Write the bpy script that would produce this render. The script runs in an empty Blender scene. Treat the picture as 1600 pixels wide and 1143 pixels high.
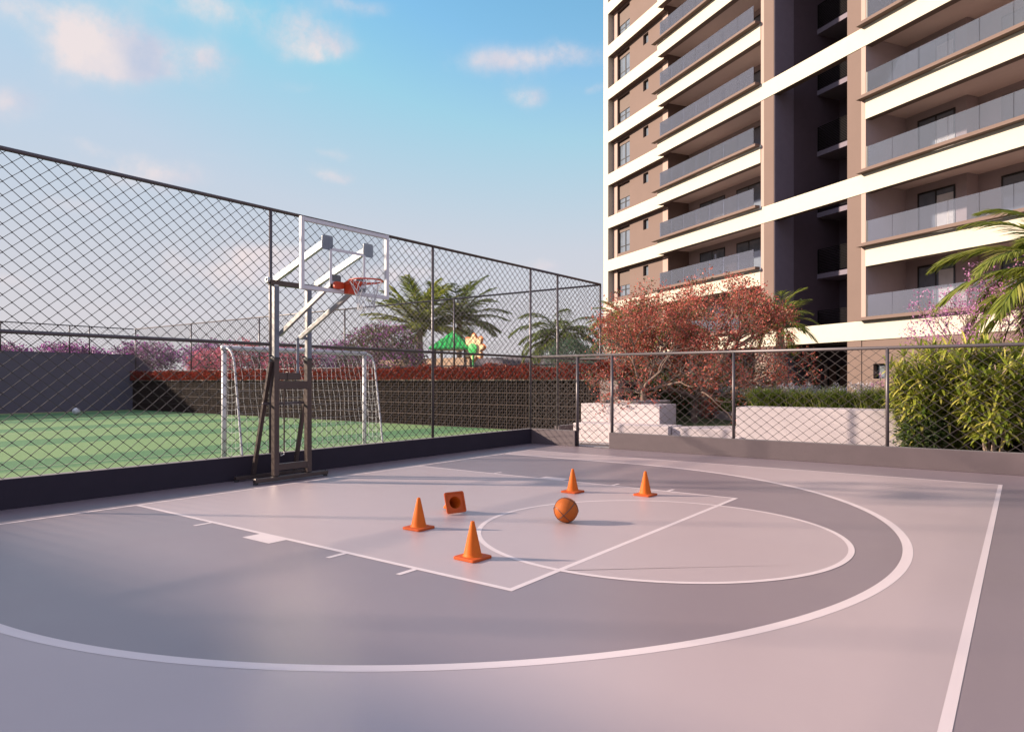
import bpy, math, random
import numpy as np
from mathutils import Vector, Matrix
random.seed(7); RNG = np.random.default_rng(11)
PI = math.pi; R = math.radians
S = bpy.context.scene; COL = S.collection
V = Vector

# ------------------------------------------------------------------ helpers
class MB:
    """collects geometry for ONE mesh object"""
    def __init__(s): s.v = []; s.f = []; s.n = 0
    def add(s, vs, fs):
        k = s.n
        s.v.extend([tuple(p) for p in vs]); s.f.extend([tuple(i + k for i in f) for f in fs]); s.n += len(vs)
        return s
    def box(s, x0, x1, y0, y1, z0, z1):
        vs = [(x0,y0,z0),(x1,y0,z0),(x1,y1,z0),(x0,y1,z0),(x0,y0,z1),(x1,y0,z1),(x1,y1,z1),(x0,y1,z1)]
        return s.add(vs, [(0,3,2,1),(4,5,6,7),(0,1,5,4),(1,2,6,5),(2,3,7,6),(3,0,4,7)])
    def tube(s, pts, r, n=8, cap=True):
        pts = [V(p) for p in pts]; m = len(pts)
        rs = r if isinstance(r, (list, tuple)) else [r]*m
        up = None; vs = []; fs = []
        for i, p in enumerate(pts):
            d = (pts[min(i+1,m-1)] - pts[max(i-1,0)]).normalized()
            if up is None:
                up = V((0,0,1)) if abs(d.z) < .9 else V((1,0,0))
            a = d.cross(up)
            if a.length < 1e-6: a = d.cross(V((0,1,0)))
            a.normalize(); b = a.cross(d).normalized(); up = b
            for k in range(n):
                t = 2*PI*(k+.5)/n
                vs.append(p + a*math.cos(t)*rs[i] + b*math.sin(t)*rs[i])
        for i in range(m-1):
            for k in range(n):
                k2 = (k+1) % n
                fs.append((i*n+k, i*n+k2, (i+1)*n+k2, (i+1)*n+k))
        if cap: fs.append(tuple(range(n-1,-1,-1))); fs.append(tuple((m-1)*n+k for k in range(n)))
        return s.add(vs, fs)
    def beam(s, p0, p1, w, h, up=(0,0,1)):
        p0 = V(p0); p1 = V(p1); d = (p1-p0).normalized(); a = d.cross(V(up)).normalized(); b = a.cross(d).normalized()
        vs = []
        for p in (p0, p1):
            for i, j in ((-1,-1),(1,-1),(1,1),(-1,1)): vs.append(p + a*w/2*i + b*h/2*j)
        return s.add(vs, [(0,1,2,3),(7,6,5,4),(0,4,5,1),(1,5,6,2),(2,6,7,3),(3,7,4,0)])
    def lathe(s, prof, n=24, at=(0,0,0), M=None):
        vs = []; fs = []
        for r, z in prof:
            for k in range(n):
                t = 2*PI*k/n; p = V((r*math.cos(t), r*math.sin(t), z)); p = M @ p if M else p
                vs.append((p.x+at[0], p.y+at[1], p.z+at[2]))
        for i in range(len(prof)-1):
            for k in range(n):
                k2 = (k+1) % n; fs.append((i*n+k, i*n+k2, (i+1)*n+k2, (i+1)*n+k))
        return s.add(vs, fs)
    def poly(s, pts, z=None):
        return s.add([(p[0],p[1],z) if z is not None else p for p in pts], [tuple(range(len(pts)))])
    def prism(s, pts, z0, z1):
        n = len(pts); vs = [(p[0],p[1],z0) for p in pts] + [(p[0],p[1],z1) for p in pts]
        fs = [tuple(range(n-1,-1,-1)), tuple(range(n,2*n))] + [(i,(i+1)%n,(i+1)%n+n,i+n) for i in range(n)]
        return s.add(vs, fs)
    def arr(s, verts, faces):
        k = s.n; s.v.extend(map(tuple, verts.tolist())); s.f.extend(map(tuple, (faces+k).tolist())); s.n += len(verts); return s
    def build(s, name, mat, parent=None, smooth=False, bevel=0):
        me = bpy.data.meshes.new(name); me.from_pydata(s.v, [], s.f)
        if smooth: me.polygons.foreach_set('use_smooth', [True]*len(me.polygons))
        me.update()
        o = bpy.data.objects.new(name, me); COL.objects.link(o)
        if mat: me.materials.append(mat)
        if parent: o.parent = parent
        if bevel:
            b = o.modifiers.new('bevel', 'BEVEL'); b.width = bevel; b.segments = 2; b.limit_method = 'ANGLE'; b.angle_limit = R(40)
        return o

def tag(o, label=None, cat=None, group=None, kind=None):
    if label: o['label'] = label
    if cat: o['category'] = cat
    if group: o['group'] = group
    if kind: o['kind'] = kind
    return o
def struct(o): o['kind'] = 'structure'; return o
def empty(name, label, cat, loc=(0,0,0), rz=0, group=None):
    o = bpy.data.objects.new(name, None); COL.objects.link(o); o.location = loc; o.rotation_euler = (0,0,rz)
    o.empty_display_size = .3
    return tag(o, label, cat, group)
def copy_tree(o, parent=None):
    c = o.copy(); COL.objects.link(c); c.parent = parent
    for ch in list(o.children): copy_tree(ch, c)
    return c

# ------------------------------------------------------------------ materials
def nodes(name):
    m = bpy.data.materials.new(name); m.use_nodes = True; nt = m.node_tree
    return m, nt, nt.nodes, nt.links, nt.nodes['Principled BSDF']
def mat(name, col, rough=.6, metal=0, var=.12, scale=3., bump=0, bscale=40, spec=.5, col2=None, coat=0, objco=True):
    m, nt, N, L, B = nodes(name)
    B.inputs['Roughness'].default_value = rough; B.inputs['Metallic'].default_value = metal
    B.inputs['Specular IOR Level'].default_value = spec
    if coat: B.inputs['Coat Weight'].default_value = coat; B.inputs['Coat Roughness'].default_value = .15
    tc = N.new('ShaderNodeTexCoord'); nz = N.new('ShaderNodeTexNoise'); nz.inputs['Scale'].default_value = scale
    nz.inputs['Detail'].default_value = 6; nz.inputs['Roughness'].default_value = .6
    L.new(tc.outputs['Object'], nz.inputs['Vector'])
    mx = N.new('ShaderNodeMix'); mx.data_type = 'RGBA'
    c = V(col); a = c*(1-var); b = V(col2) if col2 else c*(1+var)
    mx.inputs[6].default_value = (*a,1); mx.inputs[7].default_value = (*b,1)
    mr = N.new('ShaderNodeMapRange'); mr.inputs[1].default_value = .3; mr.inputs[2].default_value = .7
    L.new(nz.outputs[0], mr.inputs[0]); L.new(mr.outputs[0], mx.inputs[0]); L.new(mx.outputs[2], B.inputs['Base Color'])
    if bump:
        n2 = N.new('ShaderNodeTexNoise'); n2.inputs['Scale'].default_value = bscale; n2.inputs['Detail'].default_value = 5
        bp = N.new('ShaderNodeBump'); bp.inputs['Strength'].default_value = bump; bp.inputs['Distance'].default_value = .01
        L.new(tc.outputs['Object'], n2.inputs['Vector']); L.new(n2.outputs[0], bp.inputs['Height']); L.new(bp.outputs[0], B.inputs['Normal'])
    return m
def leafmat(name, cols, transl=.35, rough=.5):
    """colour picked per leaf among cols; some light passes through"""
    m, nt, N, L, B = nodes(name)
    g = N.new('ShaderNodeNewGeometry'); r = N.new('ShaderNodeValToRGB'); cr = r.color_ramp
    while len(cr.elements) < len(cols): cr.elements.new(.5)
    for i, c in enumerate(cols):
        cr.elements[i].position = i/max(1,len(cols)-1); cr.elements[i].color = (*c,1)
    L.new(g.outputs['Random Per Island'], r.inputs[0])
    L.new(r.outputs[0], B.inputs['Base Color']); B.inputs['Roughness'].default_value = rough
    B.inputs['Specular IOR Level'].default_value = .3
    t = N.new('ShaderNodeBsdfTranslucent'); L.new(r.outputs[0], t.inputs[0])
    ms = N.new('ShaderNodeMixShader'); ms.inputs[0].default_value = transl
    L.new(B.outputs[0], ms.inputs[1]); L.new(t.outputs[0], ms.inputs[2])
    L.new(ms.outputs[0], N['Material Output'].inputs[0])
    return m
def glassmat(name, body, tint, amount, gloss=.35, fm=1.1):
    m, nt, N, L, B = nodes(name); N.remove(B)
    tr = N.new('ShaderNodeBsdfTransparent'); tr.inputs[0].default_value = (*tint,1)
    df = N.new('ShaderNodeBsdfDiffuse'); df.inputs[0].default_value = (*body,1)
    gl = N.new('ShaderNodeBsdfGlossy'); gl.inputs['Roughness'].default_value = .03
    a = N.new('ShaderNodeMixShader'); a.inputs[0].default_value = amount
    fr = N.new('ShaderNodeFresnel'); fr.inputs[0].default_value = 1.45
    ad = N.new('ShaderNodeMath'); ad.operation = 'MULTIPLY_ADD'; ad.inputs[1].default_value = fm; ad.inputs[2].default_value = gloss*.2
    b = N.new('ShaderNodeMixShader')
    L.new(tr.outputs[0], a.inputs[1]); L.new(df.outputs[0], a.inputs[2])
    L.new(fr.outputs[0], ad.inputs[0]); L.new(ad.outputs[0], b.inputs[0])
    L.new(a.outputs[0], b.inputs[1]); L.new(gl.outputs[0], b.inputs[2]); L.new(b.outputs[0], N['Material Output'].inputs[0])
    return m
def floormat(name, col, rough=.40):
    m = mat(name, col, rough=rough, var=.04, scale=.35, spec=.9, coat=.45)
    m.node_tree.nodes['Principled BSDF'].inputs['Coat Roughness'].default_value = .5
    nt = m.node_tree; N = nt.nodes; L = nt.links; B = N['Principled BSDF']
    tc = N.new('ShaderNodeTexCoord')
    n = N.new('ShaderNodeTexNoise'); n.inputs['Scale'].default_value = 1.3; n.inputs['Detail'].default_value = 8
    mr = N.new('ShaderNodeMapRange'); mr.inputs[1].default_value=.3; mr.inputs[2].default_value=.7; mr.inputs[3].default_value = rough-.02; mr.inputs[4].default_value = rough+.03
    L.new(tc.outputs['Object'], n.inputs['Vector']); L.new(n.outputs[0], mr.inputs[0]); L.new(mr.outputs[0], B.inputs['Roughness'])
    n2 = N.new('ShaderNodeTexNoise'); n2.inputs['Scale'].default_value = 90; n2.inputs['Detail'].default_value = 4
    bp = N.new('ShaderNodeBump'); bp.inputs['Strength'].default_value = .06; bp.inputs['Distance'].default_value = .004
    L.new(tc.outputs['Object'], n2.inputs['Vector']); L.new(n2.outputs[0], bp.inputs['Height']); L.new(bp.outputs[0], B.inputs['Normal'])
    return m

M = dict(
 floor_dark=floormat('court_dark', (.180,.134,.152)),
 floor_light=floormat('court_light', (.345,.264,.272)),
 line=floormat('court_line', (.58,.475,.475), .4),
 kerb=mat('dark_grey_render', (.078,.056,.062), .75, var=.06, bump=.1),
 kerb_shaded=mat('shaded_grey_render', (.026,.020,.030), .8, var=.06, bump=.1, spec=.2),  # kerb render darkened: shade on the left wall's face put into the colour
 kerb_top=mat('kerb_cap', (.16,.14,.145), .8, var=.06),
 steel=mat('painted_steel', (.075,.062,.067), .42, metal=.3, var=.08),
 wire=mat('dark_wire', (.042,.034,.034), .5, metal=.0, var=.1, spec=.3),
 silver=mat('silver_steel', (.42,.41,.40), .3, metal=.8, var=.06),
 bronze=mat('bronze_steel', (.07,.05,.045), .35, metal=.4, var=.12),
 blackp=mat('black_plastic', (.02,.02,.022), .4),
 plate=mat('slate_plate', (.12,.135,.17), .4, var=.08),
 orange=mat('orange_paint', (.45,.045,.012), .4, var=.05),
 whitepaint=mat('white_paint', (.50,.49,.51), .4, var=.03),
 netc=mat('white_cord', (.42,.42,.43), .8),
 cone=mat('orange_rubber', (.52,.105,.010), .55, var=.08, scale=8, spec=.15),
 conebase=mat('orange_rubber_base', (.42,.07,.016), .55, var=.1, scale=8, spec=.15),
 cream=mat('cream_render', (.42,.385,.315), .8, var=.02, bump=.05),
 brown=mat('taupe_render', (.122,.080,.066), .85, var=.04, scale=.8, bump=.08),
 pale=mat('pale_pink_render', (.30,.215,.185), .85, var=.02),
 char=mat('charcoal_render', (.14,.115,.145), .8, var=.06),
 winframe=mat('dark_window_frame', (.014,.012,.012), .35),
 blind=mat('taupe_blind', (.105,.073,.06), .8, var=.04),
 winglass=mat('window_glass', (.12,.14,.17), .06, spec=1.0),
 curtain=mat('white_curtain', (.5,.48,.47), .9),
 doorwood=mat('brown_door', (.09,.045,.03), .5),
 whitestone=mat('white_render', (.47,.40,.405), .75, var=.04, scale=2, bump=.06),
 paving=mat('pale_paving', (.34,.30,.30), .7, var=.06),
 lawn=mat('lawn', (.05,.07,.02), .9, var=.4, scale=14, bump=.8, bscale=160),
 soil=mat('soil', (.05,.035,.025), .95, var=.3),
 fieldwall=mat('mauve_grey_render', (.105,.092,.12), .85, var=.05),
 lattice=mat('brown_breeze_block', (.032,.018,.014), .9, var=.15, scale=5),
 latback=mat('dark_backing', (.012,.009,.009), .95),
 cap=mat('pale_coping', (.33,.26,.23), .8, var=.05),
 beige=mat('beige_render', (.33,.22,.155), .85, var=.05),
 greenroof=mat('green_plastic', (.02,.42,.07), .4, var=.1),
 bark=mat('bark', (.13,.085,.06), .9, var=.3, scale=12, bump=.8, bscale=60),
 redbark=mat('grey_brown_bark', (.15,.10,.08), .9, var=.3, scale=14, bump=.6, bscale=60),
 palmbark=mat('ringed_palm_bark', (.30,.22,.17), .9, var=.3, scale=9, bump=.6),
 redleaf=leafmat('red_leaves', [(.30,.06,.045),(.50,.11,.085),(.58,.18,.14),(.36,.08,.06),(.16,.11,.04),(.24,.09,.055)]),
 hedge=leafmat('hedge_leaves', [(.16,.026,.02),(.32,.045,.034),(.10,.05,.02),(.24,.036,.028),(.36,.065,.045)], .25),
 palm=leafmat('palm_leaves', [(.05,.08,.014),(.09,.125,.022),(.15,.17,.04),(.07,.10,.025)], .4),
 palmlite=leafmat('sunny_palm_leaves', [(.07,.10,.014),(.22,.25,.035),(.15,.19,.028),(.36,.33,.10)], .45),
 bush=leafmat('yellow_edged_leaves', [(.09,.15,.018),(.28,.30,.035),(.17,.22,.025),(.48,.42,.10),(.12,.17,.022)], .35),
 green=leafmat('shrub_leaves', [(.03,.055,.012),(.06,.09,.02),(.045,.07,.02)], .3),
 teal=leafmat('blue_green_leaves', [(.05,.10,.065),(.08,.14,.09),(.04,.075,.05)], .3),
 olive=leafmat('olive_leaves', [(.06,.05,.02),(.09,.06,.03),(.05,.055,.02),(.12,.06,.05)], .3),
 blade=leafmat('grass_blades', [(.05,.09,.015),(.14,.18,.03),(.08,.12,.02),(.22,.22,.06)], .35),
 purple=leafmat('purple_blossom', [(.26,.06,.27),(.34,.10,.33),(.2,.05,.18)], .4),
 pink=leafmat('pink_blossom', [(.46,.17,.37),(.52,.26,.44),(.38,.12,.30)], .45),
 coral=leafmat('coral_blossom', [(.45,.08,.10),(.52,.13,.19),(.42,.11,.23)], .4),
 white=leafmat('white_blossom', [(.4,.38,.41),(.32,.3,.34)], .3),
 farpurple=leafmat('dusky_purple_leaves', [(.13,.07,.12),(.22,.11,.2),(.09,.06,.08)], .3),
 soffit=mat('soffit_bounce_lit', (.50,.39,.35), .85, var=.03),  # wall colour lightened: bounced light under the slabs put into the colour
 balc=mat('balcony_wall_bounce_lit', (.30,.235,.235), .85, var=.03),  # taupe lightened to carry bounced light inside the balconies
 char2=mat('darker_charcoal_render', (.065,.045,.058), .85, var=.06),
 black_metal=mat('black_metal', (.008,.007,.007), .85, spec=.1),
 rail=glassmat('railing_glass', (.18,.19,.225), (.79,.81,.86), .22, .10, .9),
 board=glassmat('clear_board', (.4,.4,.42), (.95,.965,.97), .012, .0, .3),
)
def ballmat():
    m = mat('orange_leather', (.36,.082,.010), .6, var=.1, scale=20, spec=.2, bump=.35, bscale=260); return m
M['ball'] = ballmat()
def turfmat():
    m, nt, N, L, B = nodes('turf'); B.inputs['Roughness'].default_value = .9
    tc = N.new('ShaderNodeTexCoord'); sx = N.new('ShaderNodeSeparateXYZ'); L.new(tc.outputs['Object'], sx.inputs[0])
    # mown stripes run along the field; width about 1.7 m
    nz = N.new('ShaderNodeTexNoise'); nz.inputs['Scale'].default_value = 1.1; nz.inputs['Detail'].default_value = 6
    L.new(tc.outputs['Object'], nz.inputs['Vector'])
    a = N.new('ShaderNodeMath'); a.operation='MULTIPLY_ADD'; a.inputs[1].default_value = .5; L.new(nz.outputs[0], a.inputs[0]); L.new(sx.outputs[0], a.inputs[2])
    b = N.new('ShaderNodeMath'); b.operation='MULTIPLY'; b.inputs[1].default_value = 2*PI/5.2; L.new(a.outputs[0], b.inputs[0])
    c = N.new('ShaderNodeMath'); c.operation='SINE'; L.new(b.outputs[0], c.inputs[0])
    r = N.new('ShaderNodeMapRange'); r.inputs[1].default_value=.25; r.inputs[2].default_value=.6; L.new(c.outputs[0], r.inputs[0])
    mx = N.new('ShaderNodeMix'); mx.data_type='RGBA'; mx.inputs[6].default_value=(.135,.235,.085,1); mx.inputs[7].default_value=(.055,.16,.058,1)
    L.new(r.outputs[0], mx.inputs[0])
    n2 = N.new('ShaderNodeTexNoise'); n2.inputs['Scale'].default_value = 45; n2.inputs['Detail'].default_value = 8; n2.inputs['Roughness'].default_value=.75
    L.new(tc.outputs['Object'], n2.inputs['Vector'])
    m2 = N.new('ShaderNodeMix'); m2.data_type='RGBA'; m2.blend_type='MULTIPLY'; m2.inputs[0].default_value=1
    r2 = N.new('ShaderNodeMapRange'); r2.inputs[1].default_value=.3; r2.inputs[2].default_value=.7; r2.inputs[3].default_value=.45; r2.inputs[4].default_value=1.4
    L.new(n2.outputs[0], r2.inputs[0]); L.new(mx.outputs[2], m2.inputs[6]); L.new(r2.outputs[0], m2.inputs[7]); L.new(m2.outputs[2], B.inputs['Base Color'])
    bp = N.new('ShaderNodeBump'); bp.inputs['Strength'].default_value=.9; bp.inputs['Distance'].default_value=.03
    L.new(n2.outputs[0], bp.inputs['Height']); L.new(bp.outputs[0], B.inputs['Normal'])
    return m
M['turf'] = turfmat()

# ------------------------------------------------------------------ foliage
def unit(a): return a/np.maximum(1e-9, np.linalg.norm(a, axis=1, keepdims=True))
def leaves(mb, C, D, L, W, fold=0.0):
    """diamond leaves: C base points (n,3), D directions, lengths L, widths W"""
    n = len(C); C = np.asarray(C, float); D = unit(np.asarray(D, float))
    L = np.broadcast_to(np.asarray(L, float), (n,))[:,None]; W = np.broadcast_to(np.asarray(W, float), (n,))[:,None]
    A = unit(np.cross(D, RNG.normal(size=(n,3)))); Nn = np.cross(A, D)
    mid = C + D*L*.45 - Nn*L*fold
    vs = np.stack([C, mid + A*W/2, C + D*L - Nn*L*fold*2.5, mid - A*W/2], 1).reshape(-1,3)
    fs = np.arange(n*4).reshape(-1,4)
    return mb.arr(vs, fs)
def blob_points(n, c, r, shell=.55, lumps=9, lump=.35):
    """points in an uneven ellipsoid, denser near its surface, gathered in clumps"""
    d = unit(RNG.normal(size=(n,3))); rad = shell + (1-shell)*RNG.random(n)**.6
    ld = unit(RNG.normal(size=(lumps,3))); k = (d @ ld.T).max(1)
    rad = rad*(1-lump+lump*k)
    return np.asarray(c) + d*rad[:,None]*np.asarray(r)
def clump_cloud(nc, per, c, r, spread, **kw):
    P = blob_points(nc, c, r, **kw)
    return (P[:,None,:] + RNG.normal(size=(nc,per,3))*spread).reshape(-1,3)

def frond(mb, stem, o, az, el, Ln, droop, n=34, lw=.03, ll=.3, hang=.35, tip=.35):
    """a feather frond: curved rachis with two rows of leaflets"""
    o = V(o); h = V((math.cos(az), math.sin(az), 0)); pts = []; p = o.copy(); seg = 12; e = el
    for i in range(seg+1):
        pts.append(p.copy()); p = p + (h*math.cos(e) + V((0,0,1))*math.sin(e))*Ln/seg; e -= droop/seg*(1+.6*i/seg)
    stem.tube(pts, [.022*Ln/2.2*(1-.85*i/seg)+.003 for i in range(seg+1)], 5)
    side = h.cross(V((0,0,1)))
    C=[];D=[];LL=[]
    for j in range(n):
        t = .12 + .88*j/(n-1); x = t*seg; i = min(int(x), seg-1); f = x-i
        q = pts[i].lerp(pts[i+1], f); d = (pts[i+1]-pts[i]).normalized()
        up = side.cross(d).normalized()
        ln = ll*Ln*(math.sin(PI*min(1,(t*.85+.12)))**.6)*(.85+.3*random.random())
        for s in (-1,1):
            dd = side*s*(1-tip*t) + d*(.55+.6*t) + up*(.12-.5*random.random()*.5) - V((0,0,1))*hang*(.4+random.random()*.8)
            C.append(q[:]); D.append(dd[:]); LL.append(ln)
    C=np.array(C);D=unit(np.array(D));LL=np.array(LL)
    # each leaflet: two-section strip that bends down
    W = lw*Ln/2.2*(.8+.4*RNG.random(len(C)))
    A = unit(np.cross(D, np.array([[0,0,1.]]) + .35*RNG.normal(size=D.shape)))
    mid = C + D*(LL*.5)[:,None]; D2 = unit(D + np.array([0,0,-hang*1.2])); end = mid + D2*(LL*.5)[:,None]
    w = W[:,None]
    vs = np.stack([C - A*w*.25, C + A*w*.25, mid + A*w*.5, mid - A*w*.5, end], 1).reshape(-1,3)
    k = np.arange(len(C))[:,None]*5
    mb.arr(vs, k + np.array([[0,1,2,3]]))
    mb.f.extend([tuple(r) for r in (k + np.array([[3,2,4]]) + mb.n - len(vs)).tolist()])

def palm(name, label, base, crown_z, nf, Ln, group, leaf, els=(-.1,1.35), r=.16, rings=True, az0=0, droop=1.3, lean=(0,0), n=34, cat='palm tree', **kw):
    root = empty(name, label, cat, base, 0, group)
    t = MB(); H = crown_z - base[2]; pts=[]; rs=[]; k = max(8,int(H/.12))
    for i in range(k+1):
        f = i/k; pts.append((lean[0]*f*f, lean[1]*f*f, H*f)); rs.append(r*(1.15-.35*f)*(1+.07*(i%2)))
    t.tube(pts, rs, 12); t.build('trunk', M['palmbark'], root, True)
    mb = MB(); st = MB()
    for i in range(nf):
        f = i/(nf-1); az = az0 + i*2.39996 + random.uniform(-.15,.15); el = els[1] + (els[0]-els[1])*f**.8
        frond(mb, st, (lean[0], lean[1], H-.05-.1*f), az, el, Ln*random.uniform(.85,1.08), droop*random.uniform(.8,1.15), n=n, **kw)
    st.build('frond_stalks', M['green'], root); mb.build('fronds', leaf, root)
    return root

def branch(tb, tips, p, d, L, r, depth, spread=.65, up=.12, wob=.18, nb=(2,3)):
    pts=[p.copy()]; rs=[r]; q=p.copy(); dd=d.copy()
    for i in range(3):
        dd = (dd + V((random.gauss(0,wob),random.gauss(0,wob),random.gauss(0,wob*.6)+up*.3))).normalized()
        q = q + dd*L/3; pts.append(q.copy()); rs.append(r*(1-.13*(i+1)))
    tb.tube(pts, rs, 6 if depth > 1 else 4, cap=depth==0)
    if depth <= 0: tips.append((q, dd)); return
    for k in range(random.randint(*nb)):
        a = dd.orthogonal().normalized(); a.rotate(Matrix.Rotation(random.uniform(0,2*PI),3,dd))
        nd = (dd + a*spread*random.uniform(.7,1.3) + V((0,0,up))).normalized()
        branch(tb, tips, q, nd, L*random.uniform(.68,.88), r*.62, depth-1, spread, up, wob, nb)
    if depth <= 2: tips.append((pts[2], dd))

def open_tree(name, label, base, H, spread, trunk_r, leaf, group, dens=26, lsize=.07, cat='tree', squash=.75, depth=5, nstem=1, bark='redbark', first=.28, seed=1, part='foliage', sub=None):
    random.seed(seed)
    root = empty(name, label, cat, base, 0, group); tb = MB(); tips=[]
    L0 = H*first
    for k in range(nstem):
        a = 2*PI*k/nstem + .5; lean = V((math.cos(a)*.25*(nstem>1), math.sin(a)*.25*(nstem>1), 1)).normalized()
        pts=[V((0,0,-.05))]; 
        for i in range(4): pts.append(pts[-1] + (lean + V((random.gauss(0,.06),random.gauss(0,.06),0)))*L0/4)
        tb.tube(pts, [trunk_r*(1.25-.12*i) for i in range(5)], 10)
        for j in range(6):
            an = a + 2*PI*j/6 + random.uniform(-.3,.3)
            d = V((math.cos(an)*.8, math.sin(an)*.8, .75 if j % 2 else .2)).normalized()
            branch(tb, tips, pts[-1]-V((0,0,random.uniform(0,L0*.2))), d, H*.21, trunk_r*.6, depth-1, spread=.6)
    T = np.array([t[0][:] for t in tips]); 
    # scale the skeleton so that it fills the crown it has in the picture
    mx = np.array([np.percentile(np.abs(T[:,0]),97), np.percentile(np.abs(T[:,1]),97), np.percentile(T[:,2],99)])
    sc = np.array([spread/mx[0], spread/mx[1], 0])
    def warp(P):
        P = P.copy(); up = np.clip((P[:,2]-L0*.6)/(L0), 0, 1)[:,None]
        P[:,:2] *= 1 + (np.array([sc[0],sc[1]])-1)*up
        P[:,2] = np.where(P[:,2] > L0, L0 + (P[:,2]-L0)*(H-L0)/(mx[2]-L0), P[:,2])
        return P
    tb.v = list(map(tuple, warp(np.array(tb.v)).tolist())); T = warp(T)
    tb.build('trunk', M[bark], root, True)
    D = np.array([t[1][:] for t in tips])
    n = len(T); P = np.repeat(T, dens, 0) + RNG.normal(size=(n*dens,3))*lsize*1.5; DD = np.repeat(D, dens, 0) + RNG.normal(size=(n*dens,3))*.9
    mb = MB(); leaves(mb, P, DD, lsize*(.6+.8*RNG.random(len(P))), lsize*.55*(.6+.8*RNG.random(len(P))))
    mb.build(part, leaf, root)
    if sub:
        k = RNG.random(n) < sub[1]; T2 = T[k]; q = len(T2)*(dens//2)
        P = np.repeat(T2, dens//2, 0) + RNG.normal(size=(q,3))*lsize*1.6
        mb = MB(); leaves(mb, P, RNG.normal(size=(q,3)), lsize*(.6+.6*RNG.random(q)), lsize*.6); mb.build(sub[2], sub[0], root)
    return root

def shrub(name, label, c, r, leaf, n, ls, group=None, flower=None, fn=0, fs=.05, cat='shrub', stems=5, shell=.5, lump=.3):
    base = (c[0], c[1], c[2]-r[2]); root = empty(name, label, cat, base, 0, group)
    tb = MB()
    for i in range(stems):
        a = 2*PI*i/stems; tb.tube([(0,0,-.05),(r[0]*.25*math.cos(a), r[1]*.25*math.sin(a), r[2]*.5),(r[0]*.6*math.cos(a), r[1]*.6*math.sin(a), r[2]*1.2)], [.04,.03,.015], 6)
    tb.build('stems', M['bark'], root)
    per = 8; P = clump_cloud(n//per, per, (0,0,r[2]), r, ls*.9, shell=shell, lumps=14, lump=lump)
    P = P[P[:,2] > -.02]; mb = MB()
    leaves(mb, P, (P-np.array([0,0,r[2]*.6]))*.6 + RNG.normal(size=P.shape)*.5*max(r), ls*(.6+.8*RNG.random(len(P))), ls*.45)
    mb.build('foliage', leaf, root)
    if flower:
        P = clump_cloud(fn//6, 6, (0,0,r[2]), np.array(r)*1.04, fs*1.2, shell=.85, lumps=14, lump=lump); P = P[P[:,2] > 0]
        mb = MB(); leaves(mb, P, RNG.normal(size=P.shape), fs*(.6+.8*RNG.random(len(P))), fs*.8); mb.build('blossoms', flower, root)
    return root

# ------------------------------------------------------------------ camera
cam = bpy.data.cameras.new('camera'); co = bpy.data.objects.new('camera', cam); COL.objects.link(co)
cam.sensor_width = 36; cam.lens = 36*1073.3/1600; cam.shift_y = (595-571.5)/1600
co.location = (0,0,1.52); co.rotation_euler = (R(90),0,R(36.7)); cam.clip_end = 2000; cam.clip_start = .05
S.camera = co
S.render.engine = "CYCLES"
S.cycles.max_bounces = 7; S.cycles.diffuse_bounces = 3; S.cycles.glossy_bounces = 3; S.cycles.transparent_max_bounces = 10; S.cycles.transmission_bounces = 4; S.cycles.sample_clamp_indirect = 6

# ------------------------------------------------------------------ light
SUN_EL = 20.6; SUN_DIR = V((-.851*math.cos(R(SUN_EL)), -.525*math.cos(R(SUN_EL)), math.sin(R(SUN_EL)))).normalized()
sl = bpy.data.lights.new('sun', 'SUN'); sl.energy = 5.0; sl.angle = R(2.2); sl.color = (1,.83,.66)
so = bpy.data.objects.new('sun', sl); COL.objects.link(so); so.rotation_euler = SUN_DIR.to_track_quat('Z','Y').to_euler(); so.location = (-20,-12,15)
S.view_settings.view_transform = 'Standard'; S.view_settings.look = 'None'; S.view_settings.exposure = 1.3; S.view_settings.gamma = 1

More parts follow.
